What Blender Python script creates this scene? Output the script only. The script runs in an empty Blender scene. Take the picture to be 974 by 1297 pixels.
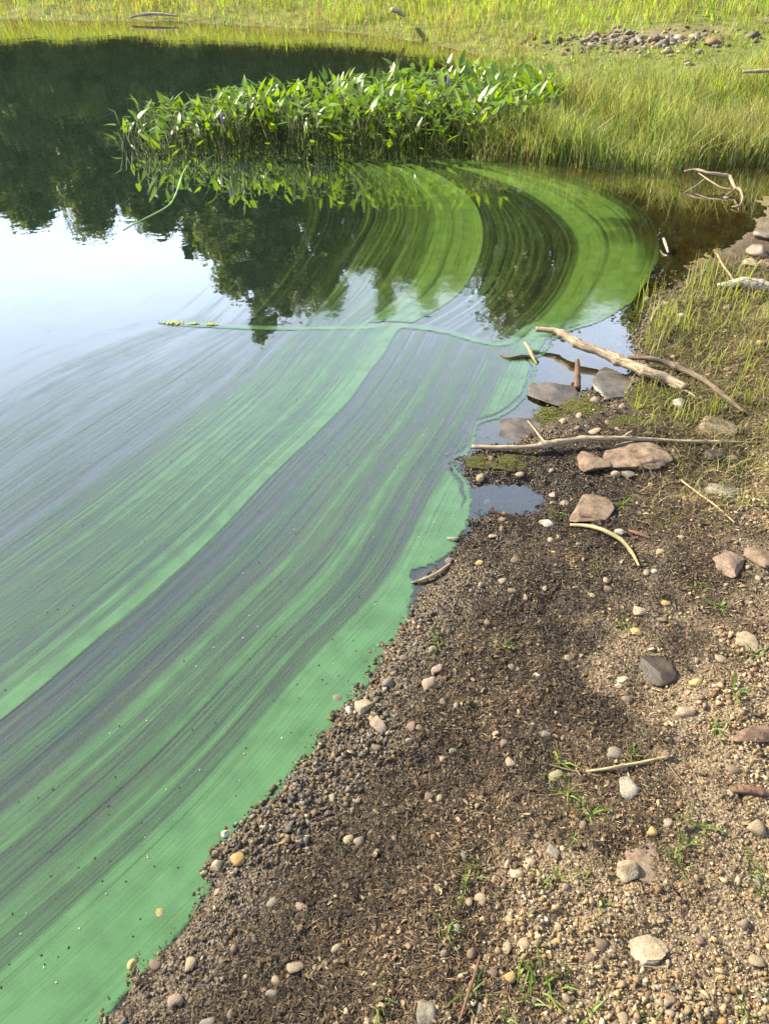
import bpy, bmesh, math, random
import numpy as np
from mathutils import Vector, Matrix

random.seed(7)
rng = np.random.default_rng(11)
R = math.radians
SC = bpy.context.scene
COL = SC.collection

# ------------------------------------------------------------------ camera, sky, sun, exposure
PW, PH, FPX = 974.0, 1297.0, 974.0          # photograph size and focal length in its pixels
CAM_H, PITCH = 1.55, 40.0
cam = bpy.data.cameras.new('camera')
cam.sensor_fit = 'VERTICAL'; cam.sensor_height = 24.0; cam.lens = 24.0 * FPX / PH
cam.clip_start = 0.05; cam.clip_end = 3000
camo = bpy.data.objects.new('camera', cam); COL.objects.link(camo)
camo.location = (0, 0, CAM_H); camo.rotation_euler = (R(90 - PITCH), 0, 0)
SC.camera = camo

SUN_AZ, SUN_EL = -62.0, 34.0
world = bpy.data.worlds.new('World'); SC.world = world; world.use_nodes = True
wn = world.node_tree; bg = wn.nodes['Background']
sky = wn.nodes.new('ShaderNodeTexSky'); sky.sky_type = 'NISHITA'; sky.sun_disc = False
sky.sun_elevation = R(SUN_EL); sky.sun_rotation = R(SUN_AZ)
sky.air_density = 1.0; sky.dust_density = 1.0; sky.altitude = 100
# thin bright cloud veil spread over the whole sky
tc = wn.nodes.new('ShaderNodeTexCoord'); cn = wn.nodes.new('ShaderNodeTexNoise')
cn.inputs['Scale'].default_value = 2.2; cn.inputs['Detail'].default_value = 6
cr = wn.nodes.new('ShaderNodeMapRange'); cr.inputs[1].default_value = .25; cr.inputs[2].default_value = .75
cr.inputs[3].default_value = .65; cr.inputs[4].default_value = 1.0
cm = wn.nodes.new('ShaderNodeMix'); cm.data_type = 'RGBA'
wn.links.new(tc.outputs['Generated'], cn.inputs['Vector']); wn.links.new(cn.outputs['Fac'], cr.inputs[0])
sx = wn.nodes.new('ShaderNodeSeparateXYZ'); wn.links.new(tc.outputs['Generated'], sx.inputs[0])
hz_ = wn.nodes.new('ShaderNodeMapRange'); hz_.inputs[1].default_value = .30; hz_.inputs[2].default_value = .92; hz_.inputs[3].default_value = 1.0; hz_.inputs[4].default_value = .15   # haze thickens towards the horizon
wn.links.new(sx.outputs[2], hz_.inputs[0])
hm = wn.nodes.new('ShaderNodeMath'); hm.operation = 'MULTIPLY'; wn.links.new(hz_.outputs[0], hm.inputs[0]); wn.links.new(cr.outputs[0], hm.inputs[1])
wn.links.new(hm.outputs[0], cm.inputs[0]); wn.links.new(sky.outputs[0], cm.inputs[6])
cm.inputs[7].default_value = (10.6, 12.4, 15.2, 1)
wn.links.new(cm.outputs[2], bg.inputs[0]); bg.inputs[1].default_value = 0.052

sl = bpy.data.lights.new('sun', 'SUN'); sl.energy = 5.0; sl.angle = R(0.53); sl.color = (1.0, 0.90, 0.70)
slo = bpy.data.objects.new('sun', sl); COL.objects.link(slo)
SUND = Vector((math.sin(R(SUN_AZ)) * math.cos(R(SUN_EL)), math.cos(R(SUN_AZ)) * math.cos(R(SUN_EL)), math.sin(R(SUN_EL))))
slo.rotation_euler = SUND.to_track_quat('Z', 'Y').to_euler(); slo.location = (-20, 8, 20)
vs = SC.view_settings
vs.view_transform = 'Standard'; vs.look = 'None'; vs.gamma = 1; vs.use_curve_mapping = False
vs.exposure = 1.68
SC.render.engine = 'CYCLES'
SC.cycles.max_bounces = 4; SC.cycles.diffuse_bounces = 2; SC.cycles.transparent_max_bounces = 8; SC.cycles.adaptive_threshold = .02; SC.cycles.caustics_reflective = False; SC.cycles.caustics_refractive = False

# ------------------------------------------------------------------ helpers: rays, noise, meshes
cp, sp_ = math.cos(R(PITCH)), math.sin(R(PITCH))
def rays(px, py):
    px = np.asarray(px, float); py = np.asarray(py, float)
    x = (px - PW / 2) / FPX; y = (PH / 2 - py) / FPX
    return np.stack([x, y * sp_ + cp, y * cp - sp_], -1)
def on_plane(px, py, z=0.0):
    d = rays(px, py); t = (z - CAM_H) / d[..., 2]
    return np.stack([d[..., 0] * t, d[..., 1] * t], -1), t
def pl(pts, z=0.0):
    a = np.array(pts, float); return on_plane(a[:, 0], a[:, 1], z)[0]

def vnoise(x, y, seed=0):
    x = np.asarray(x, float); y = np.asarray(y, float)
    ix = np.floor(x).astype(np.int64); iy = np.floor(y).astype(np.int64)
    fx = x - ix; fy = y - iy
    def h(a, b):
        v = (a * 374761393 + b * 668265263 + seed * 974634777) & 0xffffffff
        v = ((v ^ (v >> 13)) * 1274126177) & 0xffffffff
        v = ((v ^ (v >> 16)) * 2246822519) & 0xffffffff
        return (v & 0xffffff) / float(0xffffff)
    u = fx * fx * (3 - 2 * fx); w = fy * fy * (3 - 2 * fy)
    return (h(ix, iy) * (1 - u) + h(ix + 1, iy) * u) * (1 - w) + (h(ix, iy + 1) * (1 - u) + h(ix + 1, iy + 1) * u) * w
def fbm(x, y, s, o=3, seed=0):
    r = 0; a = 1; n = 0
    for k in range(o):
        r = r + a * (vnoise(x * s, y * s, seed + k * 17) - .5); n += a; a *= .5; s *= 2.03
    return r / n * 2
def sstep(a, b, x):
    t = np.clip((x - a) / (b - a), 0, 1); return t * t * (3 - 2 * t)
def seg_dist(P, A, B):
    d = B - A; L = (d * d).sum(1) + 1e-12
    w = P[:, None, :] - A[None]
    t = np.clip((w * d[None]).sum(2) / L[None], 0, 1)
    q = w - t[..., None] * d[None]
    return np.sqrt((q * q).sum(2))
def poly_sdf(P, poly, closed=True):
    """negative inside"""
    out = np.empty(len(P))
    A = poly; B = np.roll(poly, -1, 0)
    for s in range(0, len(P), 20000):
        p = P[s:s + 20000]
        dm = seg_dist(p, A, B).min(1)
        c = ((A[None, :, 1] > p[:, None, 1]) != (B[None, :, 1] > p[:, None, 1]))
        xi = A[None, :, 0] + (p[:, None, 1] - A[None, :, 1]) / (B - A)[None, :, 1].__add__(1e-12) * (B - A)[None, :, 0]
        ins = (c & (p[:, None, 0] < xi)).sum(1) % 2 == 1
        out[s:s + 20000] = np.where(ins, -dm, dm)
    return out
def line_dist(P, pts):
    out = np.empty(len(P))
    for s in range(0, len(P), 20000):
        out[s:s + 20000] = seg_dist(P[s:s + 20000], pts[:-1], pts[1:]).min(1)
    return out
def catmull(p, n):
    p = np.array(p, float); k = len(p)
    q = np.vstack([2 * p[0] - p[1], p, 2 * p[-1] - p[-2]])
    L = np.r_[0, np.cumsum(np.linalg.norm(np.diff(p, axis=0), axis=1))]
    T = np.linspace(0, L[-1], n); out = []
    for t in T:
        i = min(max(np.searchsorted(L, t, side='right') - 1, 0), k - 2)
        u = (t - L[i]) / max(L[i + 1] - L[i], 1e-9)
        a, b, c, d = q[i], q[i + 1], q[i + 2], q[i + 3]
        out.append(.5 * (2 * b + (c - a) * u + (2 * a - 5 * b + 4 * c - d) * u * u + (3 * b - a - 3 * c + d) * u ** 3))
    return np.array(out)

def mesh_np(name, V, F, smooth=False, col=None, attrs=None, uv=None, normals=True):
    """V (n,3), F (m,k) int array with k=3 or 4, or a list of index lists"""
    me = bpy.data.meshes.new(name)
    V = np.ascontiguousarray(V, np.float32)
    if isinstance(F, np.ndarray):
        m, k = F.shape
        me.vertices.add(len(V)); me.vertices.foreach_set('co', V.ravel())
        me.loops.add(m * k); me.loops.foreach_set('vertex_index', np.ascontiguousarray(F, np.int32).ravel())
        me.polygons.add(m); me.polygons.foreach_set('loop_start', np.arange(0, m * k, k, dtype=np.int32))
        me.update(calc_edges=True)
    else:
        me.from_pydata([tuple(v) for v in V], [], F)
    if smooth:
        me.polygons.foreach_set('use_smooth', np.ones(len(me.polygons), bool))
    if col is not None:
        a = me.attributes.new('Col', 'FLOAT_COLOR', 'POINT')
        c = np.ones((len(V), 4), np.float32); c[:, :3] = col
        a.data.foreach_set('color', c.ravel())
    for k_, v_ in (attrs or {}).items():
        a = me.attributes.new(k_, 'FLOAT', 'POINT'); a.data.foreach_set('value', np.ascontiguousarray(v_, np.float32))
    if uv is not None:
        a = me.attributes.new('streak', 'FLOAT2', 'POINT'); a.data.foreach_set('vector', np.ascontiguousarray(uv, np.float32).ravel())
    me.update()
    return me
def link(name, me, m=None, parent=None, loc=None, rot=None, scale=None):
    o = bpy.data.objects.new(name, me); COL.objects.link(o)
    if m is not None and me is not None and not me.materials: me.materials.append(m)
    if parent: o.parent = parent
    if loc is not None: o.location = loc
    if rot is not None: o.rotation_euler = rot
    if scale is not None: o.scale = scale if hasattr(scale, '__len__') else (scale,) * 3
    return o
def tag(o, label=None, cat=None, group=None, kind=None):
    if label: o['label'] = label
    if cat: o['category'] = cat
    if group: o['group'] = group
    if kind: o['kind'] = kind
    return o
def rand_rot(n, tilt=math.pi):
    """random rotation matrices: yaw any, tilt up to tilt"""
    a = rng.uniform(0, 2 * np.pi, n); b = rng.uniform(-tilt, tilt, n); c = rng.uniform(-tilt, tilt, n)
    ca, sa, cb, sb, cc, sc = np.cos(a), np.sin(a), np.cos(b), np.sin(b), np.cos(c), np.sin(c)
    z = np.zeros(n); o = np.ones(n)
    Z = np.stack([ca, -sa, z, sa, ca, z, z, z, o], -1).reshape(n, 3, 3)
    X = np.stack([o, z, z, z, cb, -sb, z, sb, cb], -1).reshape(n, 3, 3)
    Y = np.stack([cc, z, sc, z, o, z, -sc, z, cc], -1).reshape(n, 3, 3)
    return Z @ X @ Y
def scatter(T, F, pos, rot, scl, col=None):
    """stamp template T,F at n places; returns V,F,col"""
    n = len(pos); k = len(T)
    V = np.einsum('nij,nkj->nki', rot, T[None] * scl[:, None, :]) + pos[:, None, :]
    FF = (F[None] + (np.arange(n) * k)[:, None, None]).reshape(-1, F.shape[1])
    C = None if col is None else np.repeat(col, k, 0)
    return V.reshape(-1, 3), FF, C
def ico(sub):
    bm = bmesh.new(); bmesh.ops.create_icosphere(bm, subdivisions=sub, radius=1)
    V = np.array([v.co[:] for v in bm.verts]); F = np.array([[v.index for v in f.verts] for f in bm.faces]); bm.free()
    return V, F
ICO1, ICO2, ICO3, ICO4 = ico(1), ico(2), ico(3), ico(5)

# ------------------------------------------------------------------ materials
def mat(name):
    m = bpy.data.materials.new(name); m.use_nodes = True
    nt = m.node_tree; nt.nodes.clear()
    return m, nt, (lambda t, **k: _node(nt, t, **k)), nt.links.new
def _node(nt, t, **k):
    n = nt.nodes.new('ShaderNode' + t)
    for a, b in k.items():
        if a.startswith('i_'):
            key = a[2:].replace('_', ' ')
            n.inputs[int(key) if key.isdigit() else key].default_value = b
        else: setattr(n, a, b)
    return n
def ramp(N, stops, interp='LINEAR'):
    r = N('ValToRGB'); e = r.color_ramp; e.interpolation = interp
    while len(e.elements) < len(stops): e.elements.new(.5)
    for el, (p, c) in zip(e.elements, stops):
        el.position = p; el.color = (c[0], c[1], c[2], 1) if hasattr(c, '__len__') else (c, c, c, 1)
    return r
def mixc(N, L, fac, a, b, mode='MIX'):
    m = N('Mix', data_type='RGBA', blend_type=mode)
    for idx, v in ((0, fac), (6, a), (7, b)):
        if hasattr(v, 'is_output'): L(v, m.inputs[idx])
        elif idx == 0: m.inputs[0].default_value = v
        else: m.inputs[idx].default_value = (*v, 1) if len(v) == 3 else v
    return m.outputs[2]
def math_(N, L, op, a, b=0.0, clamp=False):
    m = N('Math', operation=op, use_clamp=clamp)
    for i, v in enumerate((a, b)):
        if hasattr(v, 'is_output'): L(v, m.inputs[i])
        else: m.inputs[i].default_value = v
    return m.outputs[0]

def mat_attr(name, rough=.8, noise=60, amp=.5, spec=.3, bump=0.0, transl=0.0):
    """colour from the vertex colour of each piece, with grain"""
    m, nt, N, L = mat(name)
    at = N('Attribute', attribute_name='Col'); g = N('NewGeometry')
    nz = N('TexNoise', i_Scale=noise, i_Detail=4.0); L(g.outputs['Position'], nz.inputs['Vector'])
    r = ramp(N, [(.25, 1 - amp), (.75, 1 + amp)]); L(nz.outputs['Fac'], r.inputs[0])
    c = mixc(N, L, 1.0, at.outputs['Color'], r.outputs[0], 'MULTIPLY')
    b = N('BsdfPrincipled', i_Roughness=rough); b.inputs['Specular IOR Level'].default_value = spec
    L(c, b.inputs['Base Color'])
    if bump:
        bp = N('Bump', i_Strength=bump, i_Distance=.004); L(nz.outputs['Fac'], bp.inputs['Height']); L(bp.outputs[0], b.inputs['Normal'])
    o = N('OutputMaterial')
    if transl:
        t = N('BsdfTranslucent'); tcx = mixc(N, L, 1.0, c, (1.25, 1.25, .45), 'MULTIPLY'); L(tcx, t.inputs[0])
        mx = N('MixShader', i_0=transl); L(b.outputs[0], mx.inputs[1]); L(t.outputs[0], mx.inputs[2]); L(mx.outputs[0], o.inputs[0])
    else: L(b.outputs[0], o.inputs[0])
    return m
def mat_stone(name, c1, c2, c3, rough=.85, scale=18, wet=False):
    m, nt, N, L = mat(name)
    tcn = N('TexCoord'); oi = N('ObjectInfo')
    v = N('VectorMath', operation='ADD'); L(tcn.outputs['Object'], v.inputs[0])
    mu = math_(N, L, 'MULTIPLY', oi.outputs['Random'], 37.0); L(mu, v.inputs[1])
    nz = N('TexNoise', i_Scale=scale, i_Detail=6.0, i_Roughness=.65); L(v.outputs[0], nz.inputs['Vector'])
    n2 = N('TexNoise', i_Scale=scale * 14, i_Detail=3.0); L(v.outputs[0], n2.inputs['Vector'])
    r = ramp(N, [(.34, tuple(x * .8 for x in c1)), (.5, c2), (.66, c3)]); L(nz.outputs['Fac'], r.inputs[0])
    r2 = ramp(N, [(.3, .7), (.7, 1.25)]); L(n2.outputs['Fac'], r2.inputs[0])
    c = mixc(N, L, 1.0, r.outputs[0], r2.outputs[0], 'MULTIPLY')
    b = N('BsdfPrincipled', i_Roughness=rough); L(c, b.inputs['Base Color'])
    b.inputs['Specular IOR Level'].default_value = .6 if wet else .3
    bp = N('Bump', i_Strength=.45, i_Distance=.003); L(n2.outputs['Fac'], bp.inputs['Height']); L(bp.outputs[0], b.inputs['Normal'])
    o = N('OutputMaterial'); L(b.outputs[0], o.inputs[0]); return m
def mat_wood(name, c1, c2, rough=.75):
    m, nt, N, L = mat(name)
    tcn = N('TexCoord')
    at = N('Attribute', attribute_name='along')
    g_ = N('NewGeometry'); sN = N('SeparateXYZ'); L(g_.outputs['Normal'], sN.inputs[0])
    cb = N('CombineXYZ'); L(math_(N, L, 'MULTIPLY', sN.outputs[0], 5.0), cb.inputs[0]); L(math_(N, L, 'MULTIPLY', sN.outputs[2], 5.0), cb.inputs[1]); L(math_(N, L, 'MULTIPLY', at.outputs['Fac'], 3.5), cb.inputs[2])
    v = N('VectorMath', operation='MULTIPLY_ADD'); L(tcn.outputs['Object'], v.inputs[0]); v.inputs[1].default_value = (14, 14, 14); L(cb.outputs[0], v.inputs[2])
    nz = N('TexNoise', i_Scale=1.0, i_Detail=6.0, i_Roughness=.7); L(v.outputs[0], nz.inputs['Vector'])
    r = ramp(N, [(.34, tuple(x * .55 for x in c1)), (.44, c1), (.54, c2), (.8, tuple(min(x * 1.2, .8) for x in c2))]); L(nz.outputs['Fac'], r.inputs[0])
    b = N('BsdfPrincipled', i_Roughness=rough); L(r.outputs[0], b.inputs['Base Color']); b.inputs['Specular IOR Level'].default_value = .25
    bp = N('Bump', i_Strength=.6, i_Distance=.004); L(nz.outputs['Fac'], bp.inputs['Height']); L(bp.outputs[0], b.inputs['Normal'])
    o = N('OutputMaterial'); L(b.outputs[0], o.inputs[0]); return m
def mat_leaf(name, c1, c2, rough=.35, spec=.5, transl=.35):
    m, nt, N, L = mat(name)
    oi = N('ObjectInfo'); g = N('NewGeometry')
    nz = N('TexNoise', i_Scale=9.0, i_Detail=3.0); L(g.outputs['Position'], nz.inputs['Vector'])
    f = math_(N, L, 'ADD', math_(N, L, 'MULTIPLY', oi.outputs['Random'], .6), math_(N, L, 'MULTIPLY', nz.outputs['Fac'], .4))
    c = mixc(N, L, f, c1, c2)
    b = N('BsdfPrincipled', i_Roughness=rough); b.inputs['Specular IOR Level'].default_value = spec; L(c, b.inputs['Base Color'])
    t = N('BsdfTranslucent'); L(mixc(N, L, 1.0, c, (1.5, 1.4, .4), 'MULTIPLY'), t.inputs[0])
    mx = N('MixShader', i_0=transl); L(b.outputs[0], mx.inputs[1]); L(t.outputs[0], mx.inputs[2])
    o = N('OutputMaterial'); L(mx.outputs[0], o.inputs[0]); return m

def mat_ground():
    m, nt, N, L = mat('shore_ground')
    g = N('NewGeometry')
    at = {k: N('Attribute', attribute_name=k).outputs['Fac'] for k in ('wet', 'litter', 'turf', 'bed')}
    # grains
    vo = N('TexVoronoi', i_Scale=135.0); L(g.outputs['Position'], vo.inputs['Vector'])
    vo2 = N('TexVoronoi', i_Scale=330.0); L(g.outputs['Position'], vo2.inputs['Vector'])
    sep = N('SeparateColor'); L(vo.outputs['Color'], sep.inputs[0])
    sep2 = N('SeparateColor'); L(vo2.outputs['Color'], sep2.inputs[0])
    grain = ramp(N, [(0, (.05, .035, .020)), (.35, (.12, .088, .050)), (.65, (.19, .14, .083)), (.85, (.17, .10, .055)), (1, (.32, .27, .19))])
    L(sep.outputs[0], grain.inputs[0])
    grain2 = ramp(N, [(0, (.07, .05, .03)), (.5, (.16, .117, .07)), (1, (.27, .21, .14))]); L(sep2.outputs[1], grain2.inputs[0])
    nl = N('TexNoise', i_Scale=7.0, i_Detail=5.0); L(g.outputs['Position'], nl.inputs['Vector'])
    dry = mixc(N, L, math_(N, L, 'MULTIPLY_ADD', nl.outputs['Fac'], 1.0), grain.outputs[0], grain2.outputs[0])
    # dark organic litter
    nd = N('TexNoise', i_Scale=95.0, i_Detail=5.0, i_Roughness=.7); L(g.outputs['Position'], nd.inputs['Vector'])
    org = ramp(N, [(.3, (.012, .009, .006)), (.55, (.045, .031, .020)), (.8, (.11, .082, .055))]); L(nd.outputs['Fac'], org.inputs[0])
    c = mixc(N, L, at['litter'], dry, org.outputs[0])
    # wet
    c = mixc(N, L, math_(N, L, 'MULTIPLY', at['wet'], .8), c, mixc(N, L, 1.0, c, (.30, .27, .25), 'MULTIPLY'))
    # turf soil of the far bank
    nt2 = N('TexNoise', i_Scale=6.0, i_Detail=6.0); L(g.outputs['Position'], nt2.inputs['Vector'])
    tf = ramp(N, [(.3, (.07, .085, .02)), (.6, (.15, .17, .035)), (.8, (.20, .18, .08))]); L(nt2.outputs['Fac'], tf.inputs[0])
    c = mixc(N, L, at['turf'], c, tf.outputs[0])
    # bed of the pond
    bd = ramp(N, [(.3, (.075, .054, .016)), (.55, (.16, .115, .038)), (.8, (.25, .19, .07))]); L(nl.outputs['Fac'], bd.inputs[0])
    c = mixc(N, L, at['bed'], c, mixc(N, L, .2, bd.outputs[0], c))
    b = N('BsdfPrincipled'); L(c, b.inputs['Base Color'])
    rr = N('MapRange', i_3=.9, i_4=.32); L(at['wet'], rr.inputs[0]); L(rr.outputs[0], b.inputs['Roughness'])
    b.inputs['Specular IOR Level'].default_value = .35
    hsum = math_(N, L, 'ADD', math_(N, L, 'MULTIPLY', vo.outputs['Distance'], -1.0), math_(N, L, 'MULTIPLY', nd.outputs['Fac'], .8))
    bp = N('Bump', i_Strength=.8, i_Distance=.006); L(hsum, bp.inputs['Height']); L(bp.outputs[0], b.inputs['Normal'])
    o = N('OutputMaterial'); L(b.outputs[0], o.inputs[0]); return m

WATER_IOR = 1.48
def reflectance(N, L, nrm, gain, top):
    fr = N('Fresnel', i_IOR=WATER_IOR); L(nrm, fr.inputs['Normal'])
    return math_(N, L, 'MINIMUM', math_(N, L, 'MULTIPLY', fr.outputs[0], gain), top)
def ripple(N, L, s=.05):
    g = N('NewGeometry')
    v = N('VectorMath', operation='MULTIPLY'); L(g.outputs['Position'], v.inputs[0]); v.inputs[1].default_value = (1.3, 1.0, 1)
    nz = N('TexNoise', i_Scale=5.0, i_Detail=3.0); L(v.outputs[0], nz.inputs['Vector'])
    bp = N('Bump', i_Strength=s, i_Distance=.02); L(nz.outputs['Fac'], bp.inputs['Height'])
    return bp.outputs[0]
def mat_water():
    m, nt, N, L = mat('pond_water')
    nrm = ripple(N, L, .045)
    fr = reflectance(N, L, nrm, 3.9, .62)
    gl = N('BsdfGlossy', i_Roughness=.015); gl.inputs['Color'].default_value = (1, 1, 1, 1); L(nrm, gl.inputs['Normal'])
    tr = N('BsdfTransparent'); tr.inputs[0].default_value = (.80, .75, .52, 1)
    mk = N('BsdfDiffuse'); mk.inputs[0].default_value = (.019, .037, .024, 1)
    at = N('Attribute', attribute_name='murk')
    m1 = N('MixShader'); L(at.outputs['Fac'], m1.inputs[0]); L(tr.outputs[0], m1.inputs[1]); L(mk.outputs[0], m1.inputs[2])
    m2 = N('MixShader'); L(fr, m2.inputs[0]); L(m1.outputs[0], m2.inputs[1]); L(gl.outputs[0], m2.inputs[2])
    o = N('OutputMaterial'); L(m2.outputs[0], o.inputs[0]); return m
def mat_film():
    m, nt, N, L = mat('algae_film')
    uv = N('Attribute', attribute_name='streak'); den = N('Attribute', attribute_name='dens'); edge = N('Attribute', attribute_name='edge')
    g = N('NewGeometry')
    def streak(su, sv, det=3.0, dist=0.0):
        v = N('VectorMath', operation='MULTIPLY'); L(uv.outputs['Vector'], v.inputs[0]); v.inputs[1].default_value = (su, sv, 1)
        n = N('TexNoise', i_Scale=1.0, i_Detail=det, i_Roughness=.6); n.inputs['Distortion'].default_value = dist
        L(v.outputs[0], n.inputs['Vector']); return n.outputs['Fac']
    fine = streak(250, 20, 3.0, .2); mid = streak(60, 2.6, 4.0, .25); long_ = streak(310, 1.8, 3.0); wide = streak(21, 1.4, 4.0)
    nn = math_(N, L, 'ADD', math_(N, L, 'ADD', math_(N, L, 'MULTIPLY', fine, .26), math_(N, L, 'MULTIPLY', wide, .16)), math_(N, L, 'ADD', math_(N, L, 'MULTIPLY', mid, .26), math_(N, L, 'MULTIPLY', long_, .32)))
    arc = streak(115, 1.1, 2.0, .1); farv = N('SeparateXYZ'); L(uv.outputs['Vector'], farv.inputs[0])
    fw = N('MapRange', i_1=.59, i_2=.66); L(farv.outputs[1], fw.inputs[0])
    n_up = math_(N, L, 'ADD', math_(N, L, 'MULTIPLY', fine, .28), math_(N, L, 'ADD', math_(N, L, 'MULTIPLY', long_, .32), math_(N, L, 'MULTIPLY', arc, .40)))
    mxn = N('Mix', data_type='FLOAT'); L(fw.outputs[0], mxn.inputs[0]); L(nn, mxn.inputs[2]); L(n_up, mxn.inputs[3]); nn = mxn.outputs[0]
    mr = N('MapRange', i_1=.30, i_2=.70, i_3=-.5, i_4=.5, clamp=False); L(nn, mr.inputs[0])
    x = math_(N, L, 'SUBTRACT', den.outputs['Fac'], math_(N, L, 'MULTIPLY', mr.outputs[0], 1.1))
    cov = N('MapRange', i_1=.10, i_2=.98, i_3=0.0, i_4=1.0); L(x, cov.inputs[0])
    # soft clots and holes
    blot = N('TexNoise', i_Scale=14.0, i_Detail=5.0); L(g.outputs['Position'], blot.inputs['Vector'])
    bl = N('MapRange', i_1=.25, i_2=.6, i_3=.72, i_4=1.0); L(blot.outputs['Fac'], bl.inputs[0])
    en = N('TexNoise', i_Scale=55.0, i_Detail=4.0); L(g.outputs['Position'], en.inputs['Vector'])
    ed = N('MapRange', i_1=-.002, i_2=.007); L(math_(N, L, 'ADD', edge.outputs['Fac'], math_(N, L, 'MULTIPLY', math_(N, L, 'SUBTRACT', en.outputs['Fac'], .5), .022)), ed.inputs[0])
    gate = N('MapRange', i_1=.01, i_2=.10); L(den.outputs['Fac'], gate.inputs[0])
    fac = math_(N, L, 'MULTIPLY', math_(N, L, 'MULTIPLY', cov.outputs[0], bl.outputs[0]), math_(N, L, 'MULTIPLY', ed.outputs[0], gate.outputs[0]))
    fac = math_(N, L, 'MULTIPLY', fac, .93)
    c = ramp(N, [(0, (.038, .056, .016)), (.45, (.056, .095, .022)), (.8, (.078, .138, .026)), (1, (.092, .162, .030))]); L(cov.outputs[0], c.inputs[0])
    c2 = ramp(N, [(0, (.036, .060, .034)), (.45, (.050, .102, .046)), (.8, (.060, .135, .050)), (1, (.064, .150, .052))]); L(cov.outputs[0], c2.inputs[0])  # nearer film: green cooled with sky-reflection blue painted into the base colour
    cx_ = mixc(N, L, fw.outputs[0], c2.outputs[0], c.outputs[0])
    spk = N('TexNoise', i_Scale=220.0, i_Detail=2.0); L(g.outputs['Position'], spk.inputs['Vector'])
    sr = ramp(N, [(.3, .96), (.7, 1.04)]); L(spk.outputs['Fac'], sr.inputs[0])
    cc = mixc(N, L, 1.0, cx_, sr.outputs[0], 'MULTIPLY')
    lr = ramp(N, [(.3, .76), (.7, 1.32)]); L(math_(N, L, 'ADD', math_(N, L, 'MULTIPLY', long_, .6), math_(N, L, 'MULTIPLY', wide, .4)), lr.inputs[0])
    cc = mixc(N, L, 1.0, cc, lr.outputs[0], 'MULTIPLY')
    nrm = ripple(N, L, .045)
    df = N('BsdfDiffuse'); L(cc, df.inputs[0])
    fr = reflectance(N, L, nrm, 3.3, .42)
    gl = N('BsdfGlossy', i_Roughness=.06); L(nrm, gl.inputs['Normal'])
    m1 = N('MixShader'); L(fr, m1.inputs[0]); L(df.outputs[0], m1.inputs[1]); L(gl.outputs[0], m1.inputs[2])
    tr = N('BsdfTransparent')
    m2 = N('MixShader'); L(fac, m2.inputs[0]); L(tr.outputs[0], m2.inputs[1]); L(m1.outputs[0], m2.inputs[2])
    o = N('OutputMaterial'); L(m2.outputs[0], o.inputs[0]); return m

M = {}
M['ground'] = mat_ground(); M['water'] = mat_water(); M['film'] = mat_film()
M['gravel'] = mat_attr('gravel', .85, 300, .35, .3)
M['litter'] = mat_attr('litter', .8, 200, .4, .3)
M['blade'] = mat_attr('grass_blade', .5, 4, .3, .3, transl=.45)
M['foliage'] = mat_attr('tree_foliage', .55, 1.2, .45, .3, transl=.42)
M['tan'] = mat_stone('tan_stone', (.15, .11, .07), (.24, .185, .12), (.33, .27, .19))
M['grey'] = mat_stone('grey_stone', (.09, .077, .06), (.155, .135, .105), (.22, .195, .152))
M['dark'] = mat_stone('dark_stone', (.020, .015, .011), (.042, .032, .024), (.07, .055, .042), .6)
M['brown'] = mat_stone('brown_stone', (.085, .055, .036), (.155, .108, .074), (.23, .17, .12), scale=30)
M['pink'] = mat_stone('pink_stone', (.14, .095, .068), (.215, .155, .115), (.29, .22, .17))
M['white'] = mat_stone('white_stone', (.22, .195, .155), (.31, .28, .23), (.40, .37, .31))
M['ochre'] = mat_stone('ochre_stone', (.20, .12, .04), (.30, .20, .08), (.36, .27, .13))
M['redw'] = mat_stone('red_wood', (.07, .04, .028), (.13, .08, .055), (.19, .125, .09), .8, 30)
M['slab'] = mat_stone('wet_slab', (.055, .045, .038), (.09, .075, .062), (.14, .115, .095), .4, wet=True)
M['drift'] = mat_wood('driftwood', (.15, .105, .068), (.31, .245, .165))
M['bark'] = mat_wood('bark_wood', (.05, .035, .024), (.17, .125, .085))
M['red'] = mat_wood('reddish_wood', (.07, .04, .026), (.155, .09, .058))
M['straw'] = mat_wood('straw', (.20, .15, .075), (.40, .32, .17))
M['pale'] = mat_wood('bleached_wood', (.17, .14, .105), (.38, .33, .26))
M['trunk'] = mat_wood('trunk', (.018, .014, .011), (.05, .04, .032), .9)
M['pick'] = mat_leaf('pickerel_leaf', (.065, .15, .010), (.22, .34, .022), .32, .8, .42)
M['stem'] = mat_leaf('pickerel_stem', (.035, .055, .012), (.10, .11, .03), .6, .2, .1)
M['moss'] = mat_leaf('moss_leaf', (.06, .075, .012), (.15, .16, .028), .7, .2, .3)
M['mossbase'] = mat_stone('moss_base', (.018, .016, .008), (.045, .038, .014), (.085, .075, .022), .9, 4)
M['spike'] = mat_leaf('flower_spike', (.16, .13, .30), (.30, .27, .42), .7, .2, .2)
M['dryleaf'] = mat_leaf('dry_leaf', (.22, .11, .04), (.30, .16, .06), .6, .3, .3)
M['yellow'] = mat_leaf('yellow_scum', (.34, .34, .05), (.42, .44, .09), .7, .2, .1)
M['strand'] = mat_leaf('algae_strand', (.13, .24, .07), (.20, .32, .11), .6, .3, .1)

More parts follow.
